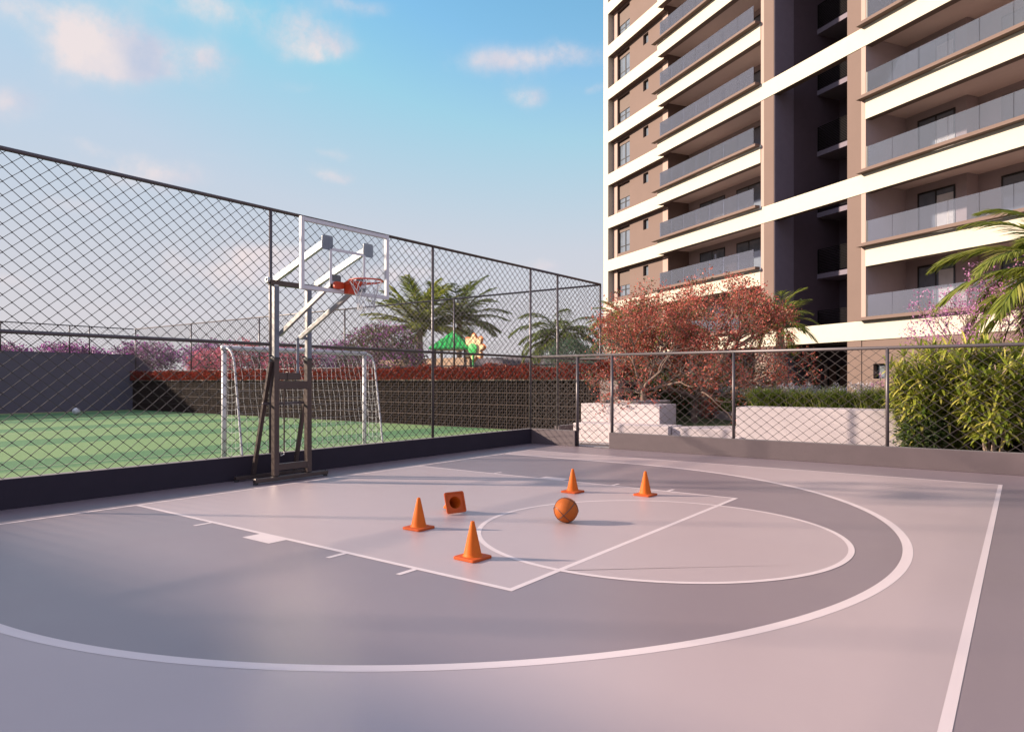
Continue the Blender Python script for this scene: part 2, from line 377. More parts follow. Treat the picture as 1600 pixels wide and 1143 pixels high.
def build_world():
    w = bpy.data.worlds.new('World'); S.world = w; w.use_nodes = True; nt = w.node_tree; N = nt.nodes; L = nt.links
    bg = N['Background']
    sky = N.new('ShaderNodeTexSky'); sky.sky_type = 'NISHITA'; sky.sun_disc = False
    sky.sun_elevation = R(SUN_EL); sky.sun_rotation = R(238.3); sky.air_density = 1.0; sky.dust_density = .6; sky.ozone_density = 2.0
    tc = N.new('ShaderNodeTexCoord'); nm = N.new('ShaderNodeVectorMath'); nm.operation='NORMALIZE'; L.new(tc.outputs['Generated'], nm.inputs[0])
    sp = N.new('ShaderNodeSeparateXYZ'); L.new(nm.outputs[0], sp.inputs[0])
    def mth(op, a=None, b=None, c=None):
        n = N.new('ShaderNodeMath'); n.operation = op
        for i, x in enumerate((a,b,c)):
            if x is None: continue
            if isinstance(x, (int,float)): n.inputs[i].default_value = x
            else: L.new(x, n.inputs[i])
        return n.outputs[0]
    az = mth('ARCTAN2', sp.outputs[0], sp.outputs[1])       # clockwise from +Y
    el = mth('ARCSINE', sp.outputs[2])
    # domain warp so that cloud edges are ragged
    nz = N.new('ShaderNodeTexNoise'); nz.inputs['Scale'].default_value = 9; nz.inputs['Detail'].default_value = 7; nz.inputs['Roughness'].default_value=.55
    L.new(nm.outputs[0], nz.inputs['Vector'])
    sc = N.new('ShaderNodeSeparateColor'); L.new(nz.outputs['Color'], sc.inputs[0])
    azw = mth('MULTIPLY_ADD', mth('SUBTRACT', sc.outputs[0], .5), .085, az)
    elw = mth('MULTIPLY_ADD', mth('SUBTRACT', sc.outputs[1], .5), .06, el)
    F=1073.3
    clouds = [(165,70,75,46,1.25),(120,95,45,30,.8),(215,110,40,30,.7),(300,105,50,30,1.0),(335,80,30,18,.6),(485,52,62,26,1.1),(520,80,30,14,.6),(330,8,100,24,.8),(790,95,105,20,.85),(900,92,70,16,.7),(818,153,22,17,1.1),
              (905,148,34,9,.8),(8,155,55,24,.9),(560,5,45,14,.7),(40,18,80,30,.6),(225,275,105,26,1.0),(130,230,50,11,.4),(120,322,60,14,.5),(390,420,100,34,1.1),(440,400,50,22,.7),(600,430,110,18,.9),
              (25,440,65,16,.8),(522,276,28,10,.8),(530,245,26,8,.5),(350,245,40,8,.4),(860,412,28,10,.8),(240,480,140,12,.5),(640,390,60,10,.5),(480,130,50,11,.4),(740,420,80,12,.5)]
    dens = None; shade = None
    for (x,y,a,b,s) in clouds:
        be = math.atan((x-800)/F); e = math.atan((595-y)/F*math.cos(be)); A = be - R(36.7); ra = a/F*math.cos(be)**2; rb = b/F*math.cos(be)
        dx = mth('DIVIDE', mth('SUBTRACT', azw, A), ra); dy = mth('DIVIDE', mth('SUBTRACT', elw, e), rb)
        d2 = mth('ADD', mth('MULTIPLY', dx, dx), mth('MULTIPLY', dy, dy))
        g = mth('MULTIPLY', mth('EXPONENT', mth('MULTIPLY', d2, -.9)), s)
        dens = g if dens is None else mth('ADD', dens, g)
        sh = mth('MULTIPLY', g, mth('ADD', mth('MULTIPLY', dx, .5), mth('MULTIPLY', dy, -.0)))
        shade = sh if shade is None else mth('ADD', shade, sh)
    n3 = N.new('ShaderNodeTexNoise'); n3.inputs['Scale'].default_value = 12; n3.inputs['Detail'].default_value = 9; n3.inputs['Roughness'].default_value=.6
    L.new(nm.outputs[0], n3.inputs['Vector'])
    dn = mth('MULTIPLY', dens, mth('MULTIPLY_ADD', n3.outputs[0], 3.8, -1.05))
    mk = N.new('ShaderNodeMapRange'); mk.interpolation_type='SMOOTHSTEP'; mk.inputs[1].default_value=.08; mk.inputs[2].default_value=1.35; mk.inputs[4].default_value=.9; L.new(dn, mk.inputs[0])
    # colour of the clear sky: Nishita, blended with a hazy rose-grey towards the horizon
    hz = N.new('ShaderNodeMapRange'); hz.interpolation_type='SMOOTHSTEP'; hz.inputs[1].default_value=R(31); hz.inputs[2].default_value=R(-4); hz.inputs[4].default_value=.95; L.new(el, hz.inputs[0])
    gain = N.new('ShaderNodeMix'); gain.data_type='RGBA'; gain.blend_type='MULTIPLY'; gain.inputs[0].default_value=1; gain.inputs[7].default_value=SKY_GAIN
    L.new(sky.outputs[0], gain.inputs[6])
    cap_ = N.new('ShaderNodeMix'); cap_.data_type='RGBA'; cap_.blend_type='DARKEN'; cap_.inputs[0].default_value=1; cap_.inputs[7].default_value=SKY_MAX; L.new(gain.outputs[2], cap_.inputs[6])
    mh = N.new('ShaderNodeMix'); mh.data_type='RGBA'; L.new(hz.outputs[0], mh.inputs[0]); L.new(cap_.outputs[2], mh.inputs[6]); mh.inputs[7].default_value=HAZE
    cc = N.new('ShaderNodeMapRange'); cc.inputs[1].default_value=-.35; cc.inputs[2].default_value=.35; L.new(mth('ADD', shade, mth('MULTIPLY_ADD', sc.outputs[2], 1.5, -.95)), cc.inputs[0])
    ccol = N.new('ShaderNodeMix'); ccol.data_type='RGBA'; L.new(cc.outputs[0], ccol.inputs[0]); ccol.inputs[6].default_value=CL_LIT; ccol.inputs[7].default_value=CL_SHADE
    mc = N.new('ShaderNodeMix'); mc.data_type='RGBA'; L.new(mk.outputs[0], mc.inputs[0]); L.new(mh.outputs[2], mc.inputs[6]); L.new(ccol.outputs[2], mc.inputs[7])
    nb = N.new('ShaderNodeTexNoise'); nb.inputs['Scale'].default_value = 2.3; nb.inputs['Detail'].default_value = 8; nb.inputs['Roughness'].default_value = .55  # unseen bright cloud cover outside the view, added to raise the ambient light
    L.new(nm.outputs[0], nb.inputs['Vector'])
    ca = mth('COSINE', mth('ADD', az, R(36.7)))                 # 1 in the middle of the view
    side = N.new('ShaderNodeMapRange'); side.interpolation_type='SMOOTHSTEP'; side.inputs[1].default_value=.72; side.inputs[2].default_value=.45; L.new(ca, side.inputs[0])
    high = N.new('ShaderNodeMapRange'); high.interpolation_type='SMOOTHSTEP'; high.inputs[1].default_value=R(33); high.inputs[2].default_value=R(48); L.new(el, high.inputs[0])
    cov = N.new('ShaderNodeMapRange'); cov.interpolation_type='SMOOTHSTEP'; cov.inputs[1].default_value=.40; cov.inputs[2].default_value=.60; cov.inputs[4].default_value=.92; L.new(nb.outputs[0], cov.inputs[0])
    up = N.new('ShaderNodeMapRange'); up.inputs[1].default_value=R(0); up.inputs[2].default_value=R(6); L.new(el, up.inputs[0])
    fac = mth('MULTIPLY', mth('MULTIPLY', cov.outputs[0], mth('MAXIMUM', side.outputs[0], high.outputs[0])), up.outputs[0])
    mb2 = N.new('ShaderNodeMix'); mb2.data_type='RGBA'; L.new(fac, mb2.inputs[0]); L.new(mc.outputs[2], mb2.inputs[6]); mb2.inputs[7].default_value=CL_FILL
    L.new(mb2.outputs[2], bg.inputs[0]); bg.inputs[1].default_value = SKY_STR
SKY_STR = .05
SKY_GAIN = (1.75,2.45,2.25,1)
k = 1/(SKY_STR*2.46)
CL_FILL = (1.12*k,1.05*k,1.34*k,1)
SKY_MAX = (.44*k,.64*k,.83*k,1)
HAZE = (.74*k,.67*k,.68*k,1); CL_LIT = (.90*k,.78*k,.77*k,1); CL_SHADE = (.50*k,.57*k,.74*k,1)
build_world()

# ------------------------------------------------------------------ ground, court
g = MB(); g.box(-400,400,-300,500,-.6,-.03); o = g.build('ground', mat('ground_soil', (.16,.13,.10), .95, var=.2, scale=.3)); struct(o)
g = MB(); g.box(-9.66,9,-9,13.72,-.3,0); struct(g.build('court_floor', M['floor_dark']))
BX, RX, SY, NY, CY = -8.74, -.25, 12.36, .52, 6.44
AX, AR = -5.785, 5.03
def arcpts(r, n=64): return [(AX + r*math.cos(t), CY + r*math.sin(t)) for t in [PI/2 - PI*i/n for i in range(n+1)]]
g = MB()
ar = arcpts(AR-.025)
# light field outside the three point line, inside the boundary lines
n = len(ar)
outer = []
for (x,y) in ar:
    dx, dy = x-AX, y-CY; ts = []
    if dx > 1e-6: ts.append((RX-AX)/dx)
    if dy > 1e-6: ts.append((SY-CY)/dy)
    if dy < -1e-6: ts.append((NY-CY)/dy)
    t = min(ts); outer.append((AX+dx*t, CY+dy*t))
for i in range(n-1):
    a, b = outer[i], outer[i+1]
    g.poly([ar[i], ar[i+1], b, a][::-1], .001)
    if (abs(a[1]-SY) < 1e-6) != (abs(b[1]-SY) < 1e-6) or (abs(a[1]-NY) < 1e-6) != (abs(b[1]-NY) < 1e-6):
        c = (RX, SY if max(a[1],b[1]) > CY else NY); g.poly([a, b, c], .001)
g.poly([(BX,CY+AR-.025),(AX,CY+AR-.025),(AX,SY),(BX,SY)], .001); g.poly([(BX,NY),(AX,NY),(AX,CY-AR+.025),(BX,CY-AR+.025)], .001)
g.poly([(BX,3.98),(-2.97,3.98),(-2.97,8.90),(BX,8.90)], .001)
FX, FR = -2.995, 1.81
g.poly([(FX+.02,CY-FR+.02)]+[(FX+(FR-.02)*math.cos(t), CY+(FR-.02)*math.sin(t)) for t in [-PI/2+PI*i/48 for i in range(49)]], .0012)
struct(g.build('court_paint', M['floor_light']))
g = MB(); W = .052; Z = .0022
def rect(x0,x1,y0,y1,z=Z): g.poly([(x0,y0),(x1,y0),(x1,y1),(x0,y1)], z)
def arcline(cx, cy, r, t0, t1, n=96, z=Z, w=W):
    for i in range(n):
        a, b = t0+(t1-t0)*i/n, t0+(t1-t0)*(i+1)/n
        g.poly([(cx+(r-w)*math.cos(a),cy+(r-w)*math.sin(a)),(cx+r*math.cos(a),cy+r*math.sin(a)),(cx+r*math.cos(b),cy+r*math.sin(b)),(cx+(r-w)*math.cos(b),cy+(r-w)*math.sin(b))], z)
rect(BX,BX+W,NY,SY); rect(RX-W,RX,NY,SY); rect(BX+W,RX-W,SY-W,SY); rect(BX+W,RX-W,NY,NY+W)
arcline(AX,CY,AR,-PI/2,PI/2,128,w=.082); rect(BX+W,AX,CY+AR-.082,CY+AR); rect(BX+W,AX,CY-AR,CY-AR+.082)
rect(BX+W,-2.97,3.98,3.98+W); rect(BX+W,-2.97,8.90-W,8.90); rect(-2.97-W,-2.97,3.98+W,8.90-W)
arcline(FX,CY,FR,0,2*PI,128,z=.0030)
for s, y0, y1 in ((0,3.79,3.98),(1,8.90,9.09)):
    for x in (-7.02,-4.83,-3.97): rect(x,x+W,y0,y1)
    rect(-6.1,-5.66,y0,y1)
struct(g.build('court_markings', M['line']))

g = MB(); g.box(-38.1,-9.80,-5.5,17.25,-.25,-.004); struct(g.build('turf_field', M['turf']))
# faint field lines
g = MB()
def rect2(x0,x1,y0,y1): g.poly([(x0,y0),(x1,y0),(x1,y1),(x0,y1)], .0)
rect2(-14.1,-14.05,2,14.2); rect2(-14.05,-10.3,14.15,14.2); rect2(-36,-35.93,-5.2,16.3); rect2(-35.93,-10.3,16.24,16.3); rect2(-23.3,-23.24,-5.2,16.24)
struct(g.build('field_markings', mat('worn_field_line', (.25,.3,.18), .9, var=.25, scale=6)))
g = MB(); g.box(-9.66,9,13.93,17.0,-.25,-.004); struct(g.build('pavement', M['paving']))
# raised garden ground
g = MB(); g.prism([(-9.1,17.9),(-6.3,16.9),(-5.0,15.95),(30,15.95),(30,60),(-9.1,60)], -.2, .35); struct(g.build('garden_lawn', M['lawn']))
g = MB(); g.box(-60,-9.3,18.45,60,-.2,1.5); struct(g.build('terrace_ground', M['soil']))

# ------------------------------------------------------------------ low walls
def simple(name, label, cat, mb, m, group=None, bevel=0):
    return tag(mb.build(name, m, None, bevel=bevel), label, cat, group)
def capped(name, label, x0,x1,y0,y1,z, m='kerb'):
    b = MB(); b.box(x0,x1,y0,y1,0,z-.006); o = simple(name, label, 'low wall', b, M[m], None, .006)
    c = MB(); c.box(x0+.004,x1-.004,y0+.004,y1-.004,z-.004,z); c.build('coping', M['kerb_top'], o); return o
capped('low_wall','long dark grey low wall carrying the tall fence between court and turf',-9.80,-9.65,-8,13.87,.36,'kerb_shaded')
capped('low_wall','short low wall stub between the fence corner and the gate',-9.64,-8.40,13.72,13.87,.36)
capped('low_wall','long low wall carrying the waist fence right of the gate',-7.50,9,13.72,13.87,.36)
capped('low_wall','brown low wall between turf and breeze block wall behind the gate corner',-9.80,-9.65,15.0,17.2,.36)

# ------------------------------------------------------------------ chain link
def chain(mb, A, B, z0, z1, px=.195, pz=.168, r=.0049):
    """two sets of diagonal wires clipped to the rectangle A-B x z0..z1, crimped a little at the crossings"""
    A = V((*A,0)); B = V((*B,0)); Ln = (B-A).length; d = (B-A).normalized(); nrm = V((-d.y,d.x,0)); s = pz/px
    H = z1-z0
    for sg in (1,-1):
        off = nrm*(.0035*sg); k0 = -int(H/s/px)-1; k1 = int(Ln/px)+1+int(H/s/px)+1
        for k in range(k0, k1):
            u0 = k*px                                     # u at z0 for this wire
            # line: u = u0 + sg*h/s
            lo, hi = 0., H
            if sg > 0: lo = max(lo, (0-u0)*s); hi = min(hi, (Ln-u0)*s)
            else: lo = max(lo, (u0-Ln)*s); hi = min(hi, (u0-0)*s)
            if hi-lo < .02: continue
            p = A + d*(u0+sg*lo/s) + V((0,0,z0+lo)) + off; q = A + d*(u0+sg*hi/s) + V((0,0,z0+hi)) + off
            mb.tube([p,q], r, 4, cap=False)
    # the twist at every crossing
    nu = int(Ln/(px/2)); nv = int(H/(pz/2))
    vs=[];fs=[]
    for i in range(1,nu):
        for j in range(1,nv):
            if (i+j) % 2: continue
            p = A + d*(i*px/2) + V((0,0,z0+j*pz/2)); a=.0075
            k=len(vs); vs += [p+d*a,p+nrm*a*1.1,p-d*a,p-nrm*a*1.1,p+V((0,0,a*2.0)),p-V((0,0,a*2.0))]
            for t in ((0,1,4),(1,2,4),(2,3,4),(3,0,4),(1,0,5),(2,1,5),(3,2,5),(0,3,5)): fs.append(tuple(k+x for x in t))
    mb.add(vs, fs)

def rail_part(root, p, q, r=.03, name='rail'):
    b = MB(); b.tube([p,q], r, 10); return b.build(name, M['steel'], root, True)
def post_part(root, x, y, z0, z1, r=.028):
    b = MB(); b.tube([(x,y,z0),(x,y,z1)], r, 10); return b.build('post', M['steel'], root, True)

FXX = -9.72; FYY = 13.79; ZT = 4.28; ZM = 2.11
f = empty('chain_link_fence','tall chain link fence along the left of the court, up to its corner','fence',(0,0,0))
for y in (-4.8,-1.02,2.76,6.54,10.32,13.80): post_part(f, FXX, y, .30, ZT)
rail_part(f,(FXX,-8,ZT),(FXX,13.80,ZT),.029); rail_part(f,(FXX,-8,ZM),(FXX,13.80,ZM),.026)
m = MB(); chain(m,(FXX,-8),(FXX,13.79),.36,ZT); m.build('wire_mesh', M['wire'], f)
f = empty('chain_link_fence','tall chain link fence section running on from the court corner to the breeze block wall','fence',(0,0,0))
for y, z0 in ((15.02,0),(17.27,0)): post_part(f, FXX, y, z0, ZT)
rail_part(f,(FXX,13.84,ZT),(FXX,17.27,ZT),.032); rail_part(f,(FXX,13.84,ZM),(FXX,17.27,ZM),.022)
m = MB(); chain(m,(FXX,13.84),(FXX,17.27),.3,ZT); m.build('wire_mesh', M['wire'], f)
f = empty('chain_link_fence','tall chain link fence at the far end of the turf above the red hedge','fence',(0,0,0))
for x in (-37.9,-32.25,-26.6,-20.95,-15.35): post_part(f, x, 17.34, 1.6, ZT, .032)
rail_part(f,(-38,17.34,ZT),(FXX-.03,17.34,ZT),.028); rail_part(f,(-38,17.34,2.02),(FXX-.03,17.34,2.02),.02)
m = MB(); chain(m,(-38,17.34),(FXX,17.34),2.02,ZT,r=.005); m.build('wire_mesh', M['wire'], f)
f = empty('chain_link_fence','chain link fence standing on the grey wall at the left of the turf','fence',(0,0,0))
for y in (3,6,8.6,11.36,14.24,15.14): post_part(f, -38.05, y, 2.9, ZT, .03)
rail_part(f,(-38.05,0,ZT),(-38.05,17.3,ZT),.026)
m = MB(); chain(m,(-38.05,0),(-38.05,17.3),2.95,ZT,r=.005); m.build('wire_mesh', M['wire'], f)

f = empty('chain_link_fence','waist height chain link fence across the back of the court right of the gate','fence',(0,0,0))
for x in (-7.46,-4.70,-1.95,.8,3.55,6.3): post_part(f, x, FYY, 0 if x<-7 else .3, ZM, .03 if x>-7 else .036)
rail_part(f,(FXX+.04,FYY,ZM),(9,FYY,ZM),.03)
m = MB(); chain(m,(-7.42,FYY),(9,FYY),.36,ZM-.02,px=.225,pz=.175); m.build('wire_mesh', M['wire'], f)
f = empty('chain_link_fence','narrow chain link panel between the fence corner and the gate','fence',(0,0,0))
post_part(f, -8.37, FYY, 0, ZM-.03, .036)
m = MB(); chain(m,(FXX+.03,FYY),(-8.41,FYY),.36,ZM-.02,px=.225,pz=.175); m.build('wire_mesh', M['wire'], f)
gt = empty('chain_link_gate','narrow chain link gate in a square tube frame in the back fence','gate',(-8.3,FYY,0))
b = MB()
for x in (.02,.75): b.beam((x,0,.06),(x,0,2.04),.035,.035)
for z in (.06,2.04): b.beam((.0,0,z),(.77,0,z),.035,.035)
b.build('frame', M['steel'], gt)
m = MB(); chain(m,(.03,0),(.74,0),.08,2.03,px=.225,pz=.175); m.build('wire_mesh', M['wire'], gt)
b = MB()
for z in (.4,1.7): b.tube([(-.035,0,z),(.02,0,z)], .016, 8); b.tube([(-.03,0,z-.04),(-.03,0,z+.04)], .013, 8)
b.build('hinge', M['steel'], gt)
b = MB(); b.box(.70,.79,-.04,-.01,1.02,1.10); b.tube([(.72,-.04,1.06),(.72,-.07,1.06),(.64,-.07,1.06)], .008, 6); b.build('latch', M['steel'], gt)

# ------------------------------------------------------------------ breeze block wall, hedge, field wall
wl = empty('breeze_block_wall','long dark brown breeze block wall at the far end of the turf','wall',(0,0,0))
x0, x1, yf, zt = -38.1, -9.72, 17.27, 1.53
b = MB(); b.box(x0+.01,x1-.01,yf+.17,yf+.2,-.1,zt); b.build('backing', M['latback'], wl)
b = MB(); px = .37
nx = int((x1-x0)/px)
for i in range(nx*4+1):
    x = x0 + (x1-x0)*i/(nx*4); w = .014 if i % 4 == 0 else .0065
    b.box(x-w, x+w, yf+(0 if i%4==0 else .012), yf+.069, 0, zt)
for j in range(17):
    z = zt*j/16; w = .017 if j % 4 == 0 else .0065
    b.box(x0, x1, yf+(.003 if j%4==0 else .015), yf+.068, max(0,z-w), min(zt,z+w))
b.build('block_lattice', M['lattice'], wl)
b = MB(); b.box(x0, x1+.02, yf-.03, yf+.26, zt+.002, zt+.055); b.build('coping', M['cap'], wl)
b = MB(); b.prism([(-9.70,17.22),(-9.12,17.22),(-9.12,18.4),(-9.70,18.4)], 0, 1.58); simple('end_wall','mauve rendered end wall beside the breeze block wall','wall',b,mat('mauve_render',(.2,.155,.15),.85,var=.05),None,.01)
b = MB(); n = 95000
P = np.stack([RNG.uniform(-38.2,-9.0,n), 17.42+RNG.normal(0,.28,n).clip(-.26,.7), RNG.uniform(1.55,2.03,n)],1)
P[:,2] = 1.52 + (P[:,2]-1.52)*(.86+.18*np.sin(P[:,0]*3.1)*np.sin(P[:,0]*1.3+1)+.1*np.sin(P[:,0]*9)).clip(.5,1.1)
D = RNG.normal(size=(n,3)); D[:,2] = abs(D[:,2])+.3; D[:,1] -= .4
leaves(b, P, D, .07*(.5+RNG.random(n)), .036)
he = empty('red_hedge','long low red leaved hedge on top of the breeze block wall','hedge',(0,0,0)); b.build('foliage', M['hedge'], he)
b = MB()
for x in np.arange(-38,-9.3,.5): b.tube([(x,17.55,1.4),(x+.1,17.5,1.9)],[.02,.012],5)
b.build('stems', M['bark'], he)
b = MB(); b.box(-60,-9.1,17.47,18.4,-.1,1.42); simple('hedge_planter','soil filled planter behind the breeze block wall','planter',b,M['soil'])
b = MB(); b.add([(-38.3,-14,0),(-38.1,-14,0),(-38.1,18.6,0),(-38.3,18.6,0),(-38.3,-14,2.93),(-38.1,-14,2.93),(-38.1,17.4,2.93),(-38.3,17.4,2.93),(-38.1,18.6,1.95),(-38.3,18.6,1.95)],
 [(0,1,5,4),(1,2,8,6,5),(3,0,4,7,9),(4,5,6,7),(7,6,8,9),(2,3,9,8),(0,3,2,1)])
simple('field_wall','tall plain grey wall along the left side of the turf','wall',b,M['fieldwall'])

# ------------------------------------------------------------------ goal
gl = empty('football_goal','small white football goal with net behind the tall fence','goal',(-10.45,6.17,0)); WG, HG = 2.97, 2.06
for y in (0, WG):
    b = MB(); b.tube([(0,y,0),(0,y,HG-.04)], .040, 14); b.build('post', M['whitepaint'], gl, True)
b = MB(); b.tube([(0,-.045,HG),(0,WG+.045,HG)], .040, 14); b.build('crossbar', M['whitepaint'], gl, True)
def stay(t):
    if t < .28: a = t/.28*PI/2; return (.04+.27*math.sin(a), HG - .34*(1-math.cos(a)))
    s = (t-.28)/.72; return (.31+.26*s, (HG-.34)*(1-s)+.02)
for y in (0, WG):
    b = MB(); b.tube([(stay(i/20)[0], y, stay(i/20)[1]) for i in range(21)], .018, 8); b.build('stay', M['whitepaint'], gl, True)
b = MB(); b.tube([(.57,0,.03),(.57,WG,.03)], .018, 8); b.build('ground_bar', M['whitepaint'], gl, True)
b = MB(); nc, nr = 27, 19
def sag(u, t):
    x, z = stay(t); s = math.sin(PI*u/WG)
    return (x + .07*s*math.sin(PI*t) + .008*math.sin(u*17+t*9), u + .012*math.sin(t*21+u*5), z - .05*s*(1-t)*math.sin(PI*min(1,t*3)))
for i in range(nc+1):
    u = WG*i/nc; b.tube([sag(u, .03+.97*j/24) for j in range(25)], .0026, 4, False)
for j in range(nr+1):
    t = .03+.97*j/nr; b.tube([sag(WG*i/40, t) for i in range(41)], .0026, 4, False)
for y in (0, WG):                                     # side nets
    for j in range(1,17):
        z = HG*j/17; x = min(stay(k/100)[0] if abs(stay(k/100)[1]-z) < .03 else 9 for k in range(101)); x = .5 if x > 1 else x
        b.tube([(.01+(x-.01)*q/6, y+.01*math.sin(q*1.3+j), z-.045*math.sin(PI*q/6)) for q in range(7)], .0026, 4, False)
    for i in range(1,5):
        x = .57*i/5; zt2 = HG-.05 if x < .31 else (HG-.34)*(1-(x-.31)/.26)
        b.tube([(x+.008*math.sin(k*2.1+i), y, zt2*k/10) for k in range(11)], .0026, 4, False)
b.build('net', M['netc'], gl)
sb = empty('football','white football with dark patches lying on the turf by the grey wall','ball',(-34.0,13.0,.165))
b = MB(); b.lathe([(.165*math.sin(PI*i/12), -.165*math.cos(PI*i/12)) for i in range(13)], 20); b.build('shell', M['whitepaint'], sb, True)
b = MB()
ico = [(0,1,1.618),(0,1,-1.618),(0,-1,1.618),(0,-1,-1.618),(1,1.618,0),(1,-1.618,0),(-1,1.618,0),(-1,-1.618,0),(1.618,0,1),(1.618,0,-1),(-1.618,0,1),(-1.618,0,-1)]
for c in ico:
    c = V(c).normalized(); a = c.orthogonal().normalized(); d2 = c.cross(a)
    b.poly([tuple((c + (a*math.cos(2*PI*k/5)+d2*math.sin(2*PI*k/5))*.36).normalized()*.168) for k in range(5)])
b.build('dark_patches', M['blackp'], sb)

# ------------------------------------------------------------------ basketball stand
st = empty('basketball_stand','steel basketball stand with clear backboard at the left baseline','basketball stand',(-9.05,6.44,0))
X0 = -9.05; Y0 = 6.44
def L_(x,y,z): return (x-X0, y-Y0, z)
def part(name, m, fn, parent=st, smooth=False, bevel=.004):
    b = MB(); fn(b); return b.build(name, m, parent, smooth, bevel)
YA, YB = 6.17, 6.76
for y in (YA, YB):
    part('post', M['bronze'], lambda b: b.beam(L_(X0,y,.09),L_(X0,y,1.86),.085,.085,(0,1,0)))
    part('upright', M['silver'], lambda b: b.beam(L_(X0,y,1.86),L_(X0,y,2.97),.065,.075,(0,1,0)))
    part('sleeve', M['plate'], lambda b: b.beam(L_(X0+.04,y+.005,1.86),L_(X0+.04,y+.005,2.95),.008,.07,(0,1,0)))
    part('clamp', M['blackp'], lambda b: (b.beam(L_(X0,y,1.84),L_(X0,y,1.88),.10,.10,(0,1,0)), b.tube([L_(X0-.03,y-.09,1.9),L_(X0-.03,y+.07,1.9)],.012,8)))
    part('strut', M['bronze'], lambda b: b.beam(L_(X0-.02,y-(.06 if y==YA else -.06),1.82),L_(-9.5,y-(.08 if y==YA else -.08),.09),.05,.06,(0,1,0)))
part('front_foot', M['bronze'], lambda b: b.beam(L_(X0+.03,5.80,.055),L_(X0+.03,7.10,.055),.08,.06))
part('rear_foot', M['bronze'], lambda b: b.beam(L_(-9.52,5.80,.055),L_(-9.52,7.05,.055),.06,.05))
for x, y in ((X0+.03,5.82),(X0+.03,7.07),(-9.52,5.82),(-9.52,7.03)):
    part('rubber_pad', M['blackp'], lambda b: (b.lathe([(0,0),(.035,0),(.035,.022),(0,.022)],12,L_(x,y,0)), b.tube([L_(x,y,.02),L_(x,y,.1)],.009,8)))
part('lower_crossbar', M['bronze'], lambda b: b.beam(L_(X0+.01,YA+.04,.22),L_(X0+.01,YB-.04,.22),.05,.10))
part('mid_crossbar', M['bronze'], lambda b: b.beam(L_(X0+.01,YA+.04,1.46),L_(X0+.01,YB-.04,1.46),.06,.12))
part('lift_bracket', M['bronze'], lambda b: (b.box(*sorted((X0-.06-X0,X0+.03-X0)),YA+.05-Y0,YB-.16-Y0,1.54,1.645), b.box(-.02,.04,6.36-Y0,6.375-Y0,1.53,1.66)))
part('rear_crossbar', M['steel'], lambda b: b.beam(L_(X0-.12,YA-.14,1.18),L_(X0-.12,YB+.02,1.18),.03,.035))
part('lift_rod', M['bronze'], lambda b: b.tube([L_(X0-.05,6.36,1.5),L_(X0-.05,6.36,.44)],.012,8))
part('crank_handle', M['silver'], lambda b: b.tube([L_(X0-.05,6.36,.44),L_(X0-.05,6.36,.40),L_(X0-.05,6.30,.38),L_(X0-.05,6.30,.44),L_(X0-.05,6.27,.44)],.010,8))
part('top_axle', M['bronze'], lambda b: b.beam(L_(X0-.02,6.08,3.0),L_(X0-.02,6.98,3.0),.09,.075))
for y in (6.06,7.0):
    part('axle_cap', M['silver'], lambda b: b.lathe([(0,-.02),(.045,-.02),(.05,0),(.045,.02),(.022,.02),(.018,.008),(0,.008)],16,L_(X0-.03,y,3.03),Matrix.Rotation(PI/2 if y<6.5 else -PI/2,3,'X')), smooth=True, bevel=0)
for y0, y1 in ((6.19,6.10),(6.93,6.84)):
    part('upper_arm', M['silver'], lambda b: b.beam(L_(X0-.04,y0,3.05),L_(-7.77,y1,3.45),.05,.10))
for y0, y1, z0 in ((6.23,6.24,2.22),(6.60,6.71,2.19)):
    part('lower_arm', M['silver'], lambda b: b.beam(L_(X0+.02,y0,z0),L_(-7.77,y1,2.92),.045,.065))
part('lift_actuator', M['plate'], lambda b: (b.tube([L_(X0-.0,6.57,2.19),L_(X0-.0,6.57,1.62)],.021,10), b.beam(L_(X0,6.60,2.2),L_(X0,YB,2.19),.04,.05), b.beam(L_(X0,6.57,1.62),L_(X0,6.45,1.6),.04,.05)))
def rplate(b, y, z, w, h, x=-7.755, t=.012, r=.03):
    pts=[]
    for cx, cz, a0 in ((w/2-r,h/2-r,0),(-w/2+r,h/2-r,PI/2),(-w/2+r,-h/2+r,PI),(w/2-r,-h/2+r,1.5*PI)):
        for k in range(5): a = a0+PI/2*k/4; pts.append((cx+r*math.cos(a), cz+r*math.sin(a)))
    n=len(pts); vs=[L_(x,y+p[0],z+p[1]) for p in pts]+[L_(x+t,y+p[0],z+p[1]) for p in pts]
    b.add(vs,[tuple(range(n)),tuple(range(2*n-1,n-1,-1))]+[(i,i+n,(i+1)%n+n,(i+1)%n) for i in range(n)])
for y, z, mm in ((6.11,3.44,'plate'),(6.85,3.44,'plate'),(6.25,2.91,'blackp'),(6.71,2.91,'blackp')):
    part('mounting_plate', M[mm], lambda b: rplate(b, y, z, .185, .20), bevel=0)
